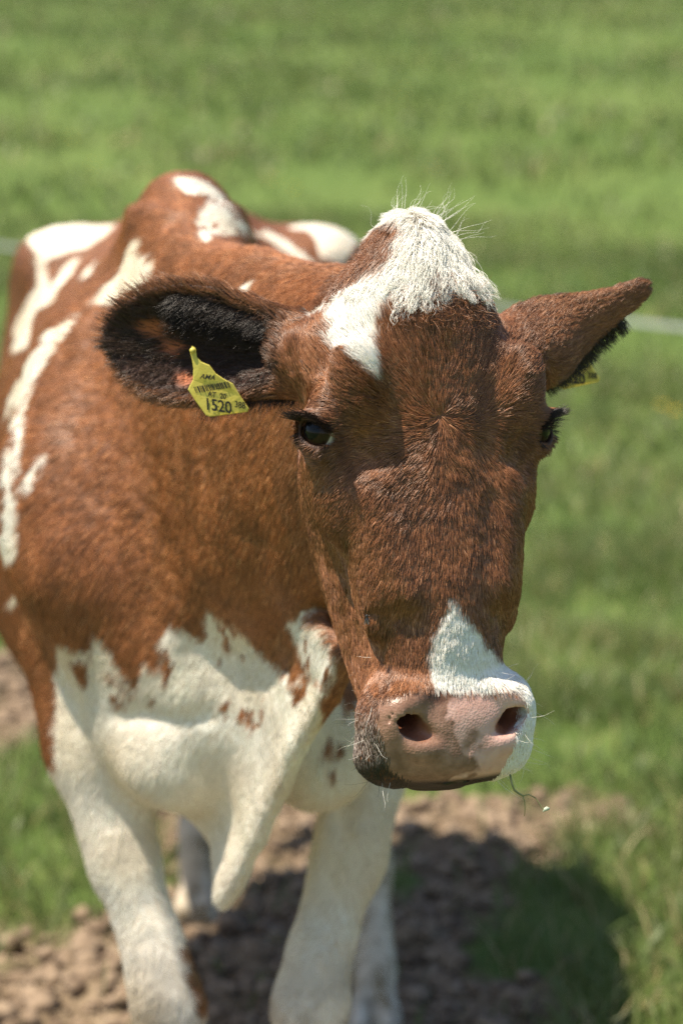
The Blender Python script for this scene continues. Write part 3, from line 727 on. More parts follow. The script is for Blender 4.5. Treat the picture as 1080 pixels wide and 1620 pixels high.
COW_AT = np.array((ax(3.1), 3.15, 0.0))
cow = empty('cow', COW_AT)
tag(cow, 'red and white dairy cow facing the camera with its head turned slightly right', 'cow')
body = mesh_obj('body', V, Q, cow_material(), cow)
fattr(body.data, 'coat', sd); fattr(body.data, 'pad', np.clip(padv, -1, 1)); fattr(body.data, 'inner', np.clip(innerv, 0, 1))
fattr(body.data, 'hx', np.clip(VH[:, 0], -9, 9))
_nos = np.zeros(len(V)); _lid = np.zeros(len(V))
for s_ in (-1, 1):
    for a, b, r in (((s_ * 4.2, -2.3, 29.6), (s_ * 5.9, -3.4, 28.5), 1.5), ((s_ * 5.9, -3.4, 28.7), (s_ * 6.9, -4.4, 26.8), 1.2), ((s_ * 5.2, -3.6, 28.0), (s_ * 4.8, -6.2, 26.5), 1.7)):
        a = np.array(a); b = np.array(b); ab = b - a; hh = np.clip((VH - a) @ ab / (ab @ ab), 0, 1)
        _nos = np.maximum(_nos, np.clip((r - np.linalg.norm(VH - a - hh[:, None] * ab, axis=1)) / .5, 0, 1))
for c, g, t2, d2 in EYES:
    q = VH - c
    rr = np.sqrt((q @ t2 / 2.5) ** 2 + (q @ d2 / 1.85) ** 2)
    _lid = np.maximum(_lid, np.clip((1.0 - rr) / .2, 0, 1) * (q @ g > 0) * (np.linalg.norm(q, axis=1) < 4))
fattr(body.data, 'lowlip', np.clip((VH[:, 2] - 34.5 + .05 * np.abs(VH[:, 0])) / .5, 0, 1) * (VH[:, 2] < 38) * (VH[:, 1] > -14) * (np.abs(VH[:, 0]) < 6.5))
fattr(body.data, 'nostril', _nos); fattr(body.data, 'lid', _lid)
fattr(body.data, 'dirt', np.clip((.44 - V[:, 2]) / .18, 0, 1))
fattr(body.data, 'nosespot', np.clip(1.5 - np.sqrt(((VH[:, 0] + 2.6) / 2.2) ** 2 + ((VH[:, 2] - 26.1) / 1.0) ** 2), 0, 1) * (VH[:, 1] > -9))
def ear_glow(p):  # spots on the inner ear where sunlight shining through is painted
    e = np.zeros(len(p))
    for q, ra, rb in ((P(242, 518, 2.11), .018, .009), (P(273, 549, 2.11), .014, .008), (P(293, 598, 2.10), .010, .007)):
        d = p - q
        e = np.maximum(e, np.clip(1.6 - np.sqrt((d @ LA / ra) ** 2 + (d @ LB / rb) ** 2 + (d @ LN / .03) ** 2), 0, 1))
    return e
_eglow = ear_glow(V) * np.clip(VN @ LN * 3, 0, 1)
fattr(body.data, 'earglow', _eglow)

# ------------------------------------------------------------------ eyes
def eye_mat():
    m, nt, b, N, L = new_mat('eye')
    tc = N('ShaderNodeTexCoord')
    sep = N('ShaderNodeSeparateXYZ'); L(tc.outputs['Object'], sep.inputs[0])
    gr = N('ShaderNodeValToRGB'); e = gr.color_ramp.elements
    e[0].position = 0; e[0].color = (.70, .62, .55, 1); e[1].position = 1; e[1].color = (.004, .004, .005, 1)
    for p_, c_ in ((.50, (.66, .57, .49, 1)), (.54, (.10, .06, .04, 1)), (.60, (.03, .015, .009, 1)), (.86, (.03, .014, .008, 1)), (.90, (.004, .004, .005, 1))):
        q = e.new(p_); q.color = c_
    mr = N('ShaderNodeMapRange'); mr.inputs['From Min'].default_value = 0; mr.inputs['From Max'].default_value = EYE_R * .01
    L(sep.outputs['Z'], mr.inputs[0]); L(mr.outputs[0], gr.inputs[0]); L(gr.outputs[0], b.inputs['Base Color'])
    b.inputs['Roughness'].default_value = .05; b.inputs['Coat Weight'].default_value = .0; b.inputs['Coat Roughness'].default_value = .02
    b.inputs['Specular IOR Level'].default_value = .2
    return m
EYE_M = eye_mat()
def sphere_mesh(R, seg=40, rings=24):
    vs = [(0, 0, R)]; fs = []
    for i in range(1, rings):
        th = math.pi * i / rings
        for j in range(seg): vs.append((R * math.sin(th) * math.cos(2 * math.pi * j / seg), R * math.sin(th) * math.sin(2 * math.pi * j / seg), R * math.cos(th)))
    vs.append((0, 0, -R)); n = len(vs) - 1
    for j in range(seg): fs.append((0, 1 + j, 1 + (j + 1) % seg)); fs.append((n, 1 + (rings - 2) * seg + (j + 1) % seg, 1 + (rings - 2) * seg + j))
    for i in range(rings - 2):
        for j in range(seg): fs.append((1 + i * seg + j, 1 + (i + 1) * seg + j, 1 + (i + 1) * seg + (j + 1) % seg, 1 + i * seg + (j + 1) % seg))
    return vs, fs
EYE_OBJ = []
for c, g, t2, d2 in EYES:
    vs, fs = sphere_mesh(EYE_R * .01)
    me = bpy.data.meshes.new('eyeball'); me.from_pydata(vs, [], fs); me.polygons.foreach_set('use_smooth', [True] * len(me.polygons)); me.materials.append(EYE_M)
    o = bpy.data.objects.new('eyeball', me); col.objects.link(o); o.parent = cow
    gz = g - t2 * (.20 if c[0] < 0 else -.05) - d2 * .08; gz /= np.linalg.norm(gz)
    wz = HB @ gz
    o.location = Vector(h2w(*c) - COW_AT); o.rotation_euler = Vector(wz).to_track_quat('Z', 'Y').to_euler()
    EYE_OBJ.append(o)
# ------------------------------------------------------------------ hair
def hair_mat(name):
    m, nt, b, N, L = new_mat(name)
    a = N('ShaderNodeAttribute'); a.attribute_name = 'hair_colour'
    L(a.outputs['Color'], b.inputs['Base Color'])
    b.inputs['Roughness'].default_value = .38; b.inputs['Specular IOR Level'].default_value = .55
    return m
HAIR = hair_mat('hair')
sc.cycles_curves.shape = 'RIBBONS'; sc.cycles_curves.subdivisions = 2

def hair_obj(name, pts, rad, colr, parent, mat=None):
    """pts (n, k, 3) in place coordinates, rad (n, k), colr (n, 3)"""
    n, k, _ = pts.shape
    cu = bpy.data.hair_curves.new(name); cu.add_curves([k] * n)
    q = parent; off = np.zeros(3)
    while q is not None: off += np.array(q.location); q = q.parent
    cu.position_data.foreach_set('vector', (pts - off).astype(np.float32).ravel())
    r = cu.attributes.get('radius') or cu.attributes.new('radius', 'FLOAT', 'POINT'); r.data.foreach_set('value', rad.astype(np.float32).ravel())
    a = cu.attributes.new('hair_colour', 'FLOAT_COLOR', 'CURVE')
    a.data.foreach_set('color', np.concatenate([colr, np.ones((n, 1))], 1).astype(np.float32).ravel())
    cu.materials.append(mat or HAIR)
    o = bpy.data.objects.new(name, cu); col.objects.link(o); o.parent = parent
    return o

def roots(density, sel=None):
    """random points on the hide; density: hairs per m2 at each vertex"""
    a, b, c, d = (V[Q[:, i]] for i in range(4))
    area = .5 * np.linalg.norm(np.cross(c - a, d - b), axis=1)
    ex = area * density[Q].mean(1)
    n = rng.poisson(ex); f = np.repeat(np.arange(len(Q)), n)
    u = rng.random(len(f))[:, None]; v = rng.random(len(f))[:, None]
    def lerp(X): return (X[Q[f, 0]] * (1 - u) + X[Q[f, 1]] * u) * (1 - v) + (X[Q[f, 3]] * (1 - u) + X[Q[f, 2]] * u) * v
    nn = lerp(VN); nn /= np.linalg.norm(nn, axis=1, keepdims=True) + 1e-9
    return lerp(V), nn

def unit(x): return x / (np.linalg.norm(x, axis=-1, keepdims=True) + 1e-9)
def vnoise(p, scale, seed): return np.stack([noise3(p, scale, seed + i) for i in range(3)], 1)

def flow(p, n):
    """direction in which the coat lies"""
    h = w2h(p); x, v, u = h.T
    w_head = np.clip((v + 20) / 5, 0, 1) * (np.abs(x) < 14) * np.clip((38 - u) / 2, 0, 1) * np.clip((u + 29) / 2, 0, 1)
    # head: away from the whorl between the eyes
    dx = x * .8 + 1.5 * noise3(p, .035, 81) + .8 * noise3(p, .015, 82); du = np.where(u < -1, u + 1, u * .9 + .8) + 1.5 * noise3(p, .035, 83) + .8 * noise3(p, .015, 84)
    up = np.clip((-u - 14) / 2.5, 0, 1)                                   # crown hair falls forward
    dx = dx * (1 - up) + up * x * .8; du = du * (1 - up) + up * 9
    side = np.clip((np.abs(x) - 8) / 3, 0, 1) * np.clip((u + 2) / 4, 0, 1)
    dv = -side * 6.0; du = du + side * 3
    hd = dx[:, None] * HX + dv[:, None] * HV + du[:, None] * HU
    bd = np.stack([np.zeros(len(p)), np.full(len(p), .8), np.full(len(p), -.75)], 1)
    neck = np.clip((2.7 - p[:, 1]) / .3, 0, 1)[:, None]
    bd = bd * (1 - neck) + np.array((-.35, .55, -.85)) * neck
    d = unit(hd) * w_head[:, None] + bd * (1 - w_head[:, None])
    m1, m2 = ear_mask(p)
    (aL, bL, nL), (aR, bR, nR) = in_ear(p)
    outL = LA + LB * (np.sign(bL) * np.clip(np.abs(bL) / .05, 0, 1.2))[:, None] * .8
    outR = RA + RB * (np.sign(bR) * np.clip(np.abs(bR) / .05, 0, 1.2))[:, None] * .5
    d = d * (1 - m1[:, None]) + outL * m1[:, None]
    d = d * (1 - m2[:, None]) + outR * m2[:, None]
    d = d - n * (d * n).sum(1, keepdims=True)
    return unit(d)

def groom(p, n, length, lift, rough, clump, cell, curl=0.0, k=5, gravity=0.0, direction=None, seed=11):
    d = flow(p, n) if direction is None else direction
    t = rough * (vnoise(p, .012, seed) * .75 + vnoise(p, .0045, seed + 5) * .7 + rng.normal(0, .28, p.shape))
    d = unit(d + t - n * (t * n).sum(1, keepdims=True) * .7)
    L_ = (length * rng.uniform(.7, 1.25, len(p)))[:, None]
    lift = np.asarray(lift)[:, None] if np.ndim(lift) else lift
    s = np.linspace(0, 1, k)[None, :, None]
    up0 = n[:, None, :] * (lift * L_)[:, None, :] if np.ndim(lift) else n[:, None, :] * (L_ * lift)[:, None, :]
    pts = p[:, None, :] + d[:, None, :] * (L_[:, None, :] * s) + up0 * (s * (1.6 - .8 * s))
    if gravity: pts[:, :, 2] -= gravity * (L_ * s[:, :, 0] ** 2)
    if curl:
        ph = rng.random(len(p))[:, None] * 6.28; fr = rng.uniform(3, 8, (len(p), 1))
        b = np.cross(d, n)
        pts += b[:, None, :] * (curl * L_ * np.sin(ph + fr * s[:, :, 0]) * s[:, :, 0])[:, :, None] + n[:, None, :] * (curl * .5 * L_ * np.cos(ph + fr * s[:, :, 0]) * s[:, :, 0])[:, :, None]
    if clump > 0:
        key = np.floor((p + vnoise(p, cell * 1.5, 71) * cell * .5) / cell).astype(np.int64)
        kk = key[:, 0] * 1000003 + key[:, 1] * 10007 + key[:, 2]
        _, inv, cnt = np.unique(kk, return_inverse=True, return_counts=True)
        inv = inv.ravel()
        cen = np.stack([np.bincount(inv, pts[:, -1, i]) for i in range(3)], 1) / cnt[:, None]
        pull = (cen[inv] - pts[:, -1])
        pts += pull[:, None, :] * (clump * s ** 1.5)
    return pts

def taper(n, k, r0, tip=.25):
    return (np.asarray(r0) * np.ones(n))[:, None] * np.interp(np.linspace(0, 1, k), [0, .3, 1], [1, 1, tip])[None, :]

def coat_colour(p, n):
    s = coat_sd(p, n); h = w2h(p); x, v, u = h.T
    m = np.clip(s * 1.6 + .5 + rng.normal(0, .18, len(p)), 0, 1)[:, None]
    br = 1 + .22 * noise3(p, .03, 21) + rng.normal(0, .32, len(p)) + .22 * noise3(p, .005, 23)
    red = np.array((.285, .122, .052)) * np.clip(br, .35, 1.8)[:, None]
    pale = (rng.random(len(p)) < .07)[:, None]  # random share of paler hairs, sheen put into the hair colour
    red = np.where(pale, red * np.array((1.7, 2.1, 2.6)), red)
    nb = (p[:, 1] > 2.2)[:, None]
    red = np.where(nb, red * np.array((1.18, 1.12, .98)), red)
    headm = (v > -19) & (u > -27) & (u < 38) & (np.abs(x) < 14)
    red = np.where(headm[:, None], red * np.array((.84, .80, .78)), red)
    wht = np.array((.92, .885, .81)) * np.clip(1 + rng.normal(0, .08, len(p)) + .10 * noise3(p, .04, 25), .6, 1.08)[:, None]
    wht = wht * np.where((p[:, 1] > 2.2)[:, None], 1 - np.clip(.5 + noise3(p, .07, 26), 0, 1)[:, None] * np.array((.04, .09, .17)), 1)
    c = red * (1 - m) + wht * m
    # grizzled, dark right lip; dark lower lip
    lip = np.clip((u - 25.5) / 4, 0, 1) * np.clip((-x - 4.5) / 2.5, 0, 1) * np.clip((v + 16) / 3, 0, 1) * headm
    low = np.clip((u - 29.9 + .15 * x) / 1.8, 0, 1) * headm * (x < 2)
    griz = np.where(rng.random(len(p)) < .35, 1.0, 0)[:, None] * np.array((.40, .34, .30)) + np.where(rng.random(len(p)) < .5, 1, .5)[:, None] * np.array((.10, .065, .05))
    c = c * (1 - lip[:, None]) + griz * lip[:, None]
    c = c * (1 - low[:, None]) + np.array((.03, .024, .02)) * low[:, None]
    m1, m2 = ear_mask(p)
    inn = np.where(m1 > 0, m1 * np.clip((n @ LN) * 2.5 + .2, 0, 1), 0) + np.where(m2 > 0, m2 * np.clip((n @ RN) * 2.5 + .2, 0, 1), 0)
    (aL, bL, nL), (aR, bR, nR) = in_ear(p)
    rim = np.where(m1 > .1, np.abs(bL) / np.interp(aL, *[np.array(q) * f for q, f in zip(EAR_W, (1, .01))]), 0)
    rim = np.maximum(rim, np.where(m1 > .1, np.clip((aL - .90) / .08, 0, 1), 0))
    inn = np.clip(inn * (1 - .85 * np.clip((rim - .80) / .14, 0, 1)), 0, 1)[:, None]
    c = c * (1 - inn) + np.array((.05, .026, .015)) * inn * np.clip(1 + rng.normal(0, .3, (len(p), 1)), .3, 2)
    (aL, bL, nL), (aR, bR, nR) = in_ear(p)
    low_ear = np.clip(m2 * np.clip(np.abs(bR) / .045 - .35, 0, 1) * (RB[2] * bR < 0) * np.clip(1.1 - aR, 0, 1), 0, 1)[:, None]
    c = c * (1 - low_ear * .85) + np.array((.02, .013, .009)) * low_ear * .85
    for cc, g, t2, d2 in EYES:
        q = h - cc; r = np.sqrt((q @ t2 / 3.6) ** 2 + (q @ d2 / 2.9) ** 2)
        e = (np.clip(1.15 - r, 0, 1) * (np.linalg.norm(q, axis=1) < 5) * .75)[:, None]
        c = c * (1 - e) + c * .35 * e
    dt = (np.clip((.45 - p[:, 2]) / .16, 0, 1) * np.clip(.35 + 1.1 * noise3(p, .05, 27) + .5 * noise3(p, .015, 28), 0, .85))[:, None]
    c = c * (1 - dt) + np.array((.26, .19, .10)) * dt
    return np.clip(c, .004, .93)

h_x, h_v, h_u = VH.T
on_head = (h_v > -22) & (h_u > -28) & (h_u < 38) & (np.abs(h_x) < 15) & (V[:, 1] < 2.24)
eyehole = np.zeros(len(V), bool)
for c, g, t2, d2 in EYES:
    q = VH - c
    rr = np.sqrt((q @ t2 / 2.3) ** 2 + (q @ d2 / 1.58) ** 2)
    eyehole |= (rr < 1.0) & (q @ g > -.5) & (np.linalg.norm(q, axis=1) < 3.6)
bald = np.clip((padv + .25) / .5, 0, 1)
bald = np.maximum(bald, np.clip(_nos * 1.5, 0, 1)); bald = np.where(eyehole, 1, bald)
bald = np.where(on_head & (h_u > 34.2) & (np.abs(h_x) < 5), 1, bald)

FURK = 1.0
# short coat of the head
dens = np.where(on_head & (earv < .3), 7.5e5, 0) * (1 - bald) * FURK
facing = np.clip(-(VN * unit(V - np.array((0, 0, CAM_H)))).sum(1) + .45, .08, 1)
p, n = roots(dens * np.where(facing > .2, 1, .25))
hh = w2h(p)
ln = np.interp(hh[:, 2], [-26, -16, -12, -4, 4, 12, 20, 26, 34], [.018, .018, .015, .0125, .011, .0105, .0095, .007, .005])
ln = np.where(np.abs(hh[:, 0]) > 8.5, ln * .8, ln)
pts = groom(p, n, ln, np.interp(hh[:, 2], [-26, -12, 0, 10], [.30, .30, .20, .15]), .40, .42, .0042)
hair_obj('coat_hair', pts, taper(len(p), 5, .00028), coat_colour(p, n), body)
print('head hairs', len(p))
# ears
p, n = roots(np.where(earv >= .3, 4.5e5, 0) * np.where(innerv > .5, .55, 1) * FURK * (1 - .93 * np.clip(_eglow * 1.5, 0, 1)))  # hair thinned over the painted glow spots
m1, m2 = ear_mask(p); (aL, bL, nL), (aR, bR, nR) = in_ear(p)
edge_ = np.clip(np.where(m1 > .2, np.abs(bL), np.abs(bR)) / np.interp(np.where(m1 > .2, aL, aR), [0, .5, 1], [.036, .05, .02]) - .72, 0, 1)
inner = np.where(m1 > .2, n @ LN, n @ RN) > .1
ln = .008 + .010 * edge_ + np.where(inner & (m1 > .2) & (bL * LB[2] > -.015) , .010, 0)
pts = groom(p, n, ln, np.where(m1 > .2, .38, .24), .42, .45, .008, k=5)
hair_obj('ear_hair', pts, taper(len(p), 5, .00022), coat_colour(p, n), body)
print('ear hairs', len(p))
# body coat
dens = np.where(~on_head & (earv < .3), 1.0, 0.0)
near = np.interp(V[:, 1], [2.1, 2.6, 3.0, 3.6], [2.2e5, 1.5e5, 5e4, 2e4])
p, n = roots(dens * near * np.where(facing > .2, 1, .12) * FURK)
pts = groom(p, n, np.full(len(p), .015), .07, .17, .12, .009, k=4)
hair_obj('coat_hair', pts, taper(len(p), 4, .00030), coat_colour(p, n), body)
print('body hairs', len(p))
# forelock between the ears: long, wavy, falling down the forehead
tuft = np.where(on_head & (h_u < -13.5) & (np.abs(h_x - .3) < np.interp(h_u, [-25, -14], [2.6, 5.0])) & (h_v > -13), 1, 0) * np.clip((sd + .3) / .4, 0, 1)
p, n = roots(tuft * 3.2e5)
hh = w2h(p)
d = (np.where(hh[:, 0] < 0, .06, .17) * hh[:, 0] + rng.normal(0, .22, len(p)))[:, None] * HX + (.15 + rng.normal(0, .16, len(p)))[:, None] * HV + 1.0 * HU
ln = np.interp(hh[:, 2], [-25, -20, -15], [.055, .046, .024])
pts = groom(p, n, ln, .28, .55, .74, .015, curl=.15, k=9, direction=unit(d))
h0 = np.zeros((len(p), 3)) + np.array((.92, .89, .81)); h0 *= np.clip(1 + rng.normal(0, .07, (len(p), 1)), .75, 1.08)
hair_obj('forelock', pts, taper(len(p), 9, .00024), h0, body)
# wisps blown up from the crown to the right
i = rng.choice(len(p), min(70, len(p)), replace=False); i = i[(hh[i, 2] < -20)]
d = unit(rng.normal(.75, .55, (len(i), 1)) * HX + rng.normal(.1, .5, (len(i), 1)) * HV + rng.normal(-.55, .5, (len(i), 1)) * HU)
pts = groom(p[i], n[i], np.full(len(i), .040), .30, .4, .35, .02, curl=.16, k=9, direction=d)
hair_obj('forelock', pts, taper(len(i), 9, .00015), h0[i], body)
# brown frizz below the forelock
frz = np.where(on_head & (h_u > -16.5) & (h_u < -11.5) & (np.abs(h_x) < 6.5) & (h_v > -6), 1.0, 0) * (sd < -.35)
p, n = roots(frz * 9e4)
d = unit(rng.normal(0, .8, (len(p), 1)) * HX + .2 * HV + rng.normal(.25, .7, (len(p), 1)) * HU)
pts = groom(p, n, np.full(len(p), .022), .36, .5, .55, .012, curl=.12, k=8, direction=d)
hair_obj('coat_hair', pts, taper(len(p), 8, .00022), coat_colour(p, n), body)
# curls on both sides of the crown
crn = np.where(on_head & (h_u < -15) & (np.abs(h_x) > 2.0) & (h_v > -16), 1.0, 0) * (sd < -.7)
p, n = roots(crn * 1.3e5)
hh = w2h(p)
d = unit(np.sign(hh[:, 0])[:, None] * HX * .6 + rng.normal(0, .5, (len(p), 1)) * HX + rng.normal(.5, .5, (len(p), 1)) * HU - .3 * HV)
pts = groom(p, n, np.full(len(p), .016), .20, .5, .55, .012, curl=.2, k=8, direction=d)
hair_obj('coat_hair', pts, taper(len(p), 8, .00022), coat_colour(p, n), body)
# fringe of both ears
for base, A, B, Nn, L, lo, hi, sgn, cl in ((EL_BASE, LA, LB, LN, LL, .0, .42, 1, (.03, .018, .011)), (ER_BASE, RA, RB, RN, RL, .05, .75, 1, (.022, .014, .009))):
    down = B if B[2] < 0 else -B
    src = earL if base is EL_BASE else earR
    k_ = 1400
    a = rng.uniform(lo, hi, k_)
    w = np.array([np.interp(t, *(EAR_W if base is EL_BASE else RTAB)) for t in a]) * .01
    q = base + A * (a * L)[:, None] + down * (w * rng.uniform(.55, 1.0, k_))[:, None]
    dist = ((q[:, None, :] - src[None, ::3, :]) ** 2).sum(2)
    q = src[::3][dist.argmin(1)] + rng.normal(0, .002, q.shape)
    d = unit(down + A * rng.normal(.25, .3, (k_, 1)) + Nn * rng.normal(.1 if base is EL_BASE else .0, .3, (k_, 1)))
    nn = np.tile(Nn * (1 if base is EL_BASE else -1), (k_, 1))
    pts = groom(q, nn, np.full(k_, .030 if base is EL_BASE else .022), .1, .3, .45, .012, curl=.06, k=7, direction=d)
    hair_obj('ear_fringe', pts, taper(k_, 7, .00026), np.array(cl) * np.clip(1 + rng.normal(0, .4, (k_, 1)), .3, 2.4), body)
# inner hair of the near ear sweeping from its upper edge
k_ = 2600
a = rng.uniform(.02, .60, k_); upv = LB if LB[2] > 0 else -LB
w = np.array([np.interp(t, *EAR_W) for t in a]) * .01
q = EL_BASE + LA * (a * LL)[:, None] + upv * (w * rng.uniform(.35, 1.0, k_))[:, None]
dist = ((q[:, None, :] - earL[None, ::3, :]) ** 2).sum(2)
q = earL[::3][dist.argmin(1)] + LN * .004
d = unit(-upv * rng.normal(.6, .3, (k_, 1)) + LA * rng.normal(.75, .35, (k_, 1)) + LN * rng.normal(.2, .15, (k_, 1)))
pts = groom(q, np.tile(LN, (k_, 1)), np.full(k_, .032), .22, .35, .5, .012, curl=.05, k=7, direction=d)
hair_obj('ear_fringe', pts, taper(k_, 7, .00026), np.array((.022, .012, .007)) * np.clip(1 + rng.normal(0, .5, (k_, 1)), .2, 3), body)
# eyelashes
for e_, (c, g, t2, d2) in enumerate(EYES):
    k_ = 300
    th = rng.uniform(-1, 1, k_)
    for lidsgn, ln_, cnt in ((-1, .024, 300), (1, .010, 110)):
        a = th[:cnt] * 1.15
        q = c + g * 1.65 + np.outer(np.sin(a) * 2.1, t2) + np.outer(np.cos(a) * 1.42 * lidsgn, d2) + rng.normal(0, .10, (cnt, 3))
        w = HO + .01 * (q @ HB.T)
        dl = np.outer(np.sin(a) * .55 - (.35 if lidsgn < 0 else .1), t2) + g * 1.0 + d2 * (lidsgn * (.12 if lidsgn < 0 else .7)) + rng.normal(0, .16, (cnt, 3))
        dw = unit(dl @ HB.T)
        nn = np.tile(HB @ (d2 * -1.0), (cnt, 1))
        pts = groom(w, nn, np.full(cnt, ln_), -.05 if lidsgn < 0 else -.1, .12, .35, .007, k=7, direction=dw)
        hair_obj('eyelashes', pts, taper(cnt, 7, .00026), np.tile((.018, .012, .009), (cnt, 1)), cow)
# whiskers of muzzle and chin
wh = np.where(on_head & (h_u > 22) & (np.abs(h_x) > 4.5) & (h_v > -13), 1.0, 0) * (1 - bald)
p, n = roots(wh * 2300)
d = unit(n + rng.normal(0, .35, p.shape) + HU * .25)
pts = groom(p, d, rng.uniform(.008, .021, len(p)), .8, .2, 0, .01, curl=.1, k=7, direction=unit(np.cross(d, rng.normal(0, 1, p.shape))) * .5 + d * .5)
hx_ = w2h(p)[:, 0]
wc = np.where((hx_ < 0)[:, None] & (rng.random((len(p), 1)) < .6), np.array((.04, .03, .025)), np.array((.8, .76, .68)))
hair_obj('whiskers', pts, taper(len(p), 7, .00013), wc, cow)
ground = mesh_obj('ground', gv, gq, ground_material())
a_ = ground.data.attributes.new('soil', 'FLOAT', 'POINT'); a_.data.foreach_set('value', soil_amount(gv[:, 0], gv[:, 1]).astype(np.float32))
tag(ground, kind='structure')

def leaf_material():
    m, nt, b, N, L = new_mat('grass_blade')
    a = N('ShaderNodeAttribute'); a.attribute_name = 'tint'
    L(a.outputs['Color'], b.inputs['Base Color']); b.inputs['Roughness'].default_value = .5
    t = N('ShaderNodeBsdfTranslucent'); L(a.outputs['Color'], t.inputs[0])
    mx = N('ShaderNodeMixShader'); mx.inputs[0].default_value = .35
    out = [n for n in nt.nodes if n.type == 'OUTPUT_MATERIAL'][0]
    L(b.outputs[0], mx.inputs[1]); L(t.outputs[0], mx.inputs[2]); L(mx.outputs[0], out.inputs[0])
    return m
LEAF = leaf_material()

def blades(x, y, h, w, tint, lean):
    n = len(x); z = ground_z(x, y) - .004
    th = rng.uniform(0, 2 * math.pi, n); ld = rng.uniform(0, 2 * math.pi, n); ln = lean * rng.uniform(.2, 1.2, n) * h
    sx, sy = np.cos(th) * w * .5, np.sin(th) * w * .5
    lx, ly = np.cos(ld) * ln, np.sin(ld) * ln
    v = np.empty((n, 7, 3))
    for i, (t, ww) in enumerate(((0, .8), (.38, 1.0), (.74, .72))):
        zz = z + h * t * (1 - .18 * t * lean); cx, cy = x + lx * t * t, y + ly * t * t
        v[:, 2 * i] = np.stack([cx - sx * ww, cy - sy * ww, zz], 1); v[:, 2 * i + 1] = np.stack([cx + sx * ww, cy + sy * ww, zz], 1)
    v[:, 6] = np.stack([x + lx, y + ly, z + h * (1 - .22 * lean)], 1)
    b = (np.arange(n) * 7)[:, None]
    q = np.concatenate([b + np.array([[0, 1, 3, 2]]), b + np.array([[2, 3, 5, 4]])]); t_ = b + np.array([[4, 5, 6]])
    return v.reshape(-1, 3), q, t_, np.repeat(tint, 7, 0)

def grass_object(name, parts, label):
    off = 0; vs, qs, ts, cs = [], [], [], []
    for v, q, t, c in parts:
        vs.append(v); qs.append(q + off); ts.append(t + off); cs.append(c); off += len(v)
    v = np.concatenate(vs).astype(np.float32); q = np.concatenate(qs); t = np.concatenate(ts); c = np.concatenate(cs)
    me = bpy.data.meshes.new(name)
    me.vertices.add(len(v)); me.vertices.foreach_set('co', v.ravel())
    nl = q.size + t.size
    me.loops.add(nl); me.loops.foreach_set('vertex_index', np.concatenate([q.ravel(), t.ravel()]).astype(np.int32))
    me.polygons.add(len(q) + len(t))
    me.polygons.foreach_set('loop_start', np.concatenate([np.arange(len(q)) * 4, q.size + np.arange(len(t)) * 3]).astype(np.int32))
    me.update(calc_edges=True)
    me.polygons.foreach_set('use_smooth', np.ones(len(me.polygons), bool))
    a = me.attributes.new('tint', 'FLOAT_COLOR', 'POINT'); a.data.foreach_set('color', np.concatenate([c, np.ones((len(c), 1))], 1).astype(np.float32).ravel())
    me.materials.append(LEAF)
    o = bpy.data.objects.new(name, me); col.objects.link(o)
    return tag(o, label, 'grass', kind='stuff')

def scatter(y0, y1, per_m2, margin):
    wmax = .171 * y1 + margin
    n = int(2 * wmax * (y1 - y0) * per_m2)
    x = rng.uniform(-wmax, wmax, n); y = rng.uniform(y0, y1, n)
    k = np.abs(x) < .171 * y + margin
    return x[k], y[k]
def tints(x, y, dry=.10):
    n = len(x)
    g = np.array((.095, .155, .036)); g2 = np.array((.18, .22, .072)); d = np.array((.40, .34, .16))
    m = np.clip(.5 + .5 * noise3(flat3(x, y), .5, 51) + .4 * noise3(flat3(x, y), 2.2, 52) + rng.normal(0, .25, n), 0, 1)[:, None]
    c = g * (1 - m) + g2 * m
    k = (rng.random(n) < dry)[:, None]
    return np.where(k, d * rng.uniform(.6, 1.1, (n, 1)), c) * rng.uniform(.75, 1.25, (n, 1))
parts = []
x, y = scatter(1.2, 8.0, 4600, 2.6)
keep = (rng.random(len(x)) > soil_amount(x, y) * .955) & (rng.random(len(x)) < np.clip(.55 + .6 * noise3(flat3(x, y), .22, 53), .08, 1))
x, y = x[keep], y[keep]
hgt = (.085 + .05 * noise3(flat3(x, y), .6, 54)) * rng.uniform(.5, 1.5, len(x)) * np.where((x > .3) & (y < 5), 1.75, 1.0)
parts.append(blades(x, y, hgt, rng.uniform(.003, .0065, len(x)), tints(x, y, .13), .8))
near_grass = grass_object('meadow_grass', parts, 'long green grass growing around the trampled soil behind the cow')
parts = []
for y0, y1, dn, mg, hh_, ww_ in ((8, 18, 800, 6, .10, .014), (18, 60, 70, 14, .15, .042), (60, 150, 9, 30, .22, .12)):
    x, y = scatter(y0, y1, dn, mg)
    k = rng.random(len(x)) < np.clip(.6 + .6 * noise3(flat3(x, y), hh_ * 9, 55), .1, 1); x, y = x[k], y[k]
    parts.append(blades(x, y, hh_ * rng.uniform(.5, 1.5, len(x)), ww_ * rng.uniform(.6, 1.4, len(x)), tints(x / 3, y / 3, .10), .8))
far_grass = grass_object('meadow_grass', parts, 'blurred green grass of the hillside meadow rising behind the fence tape')

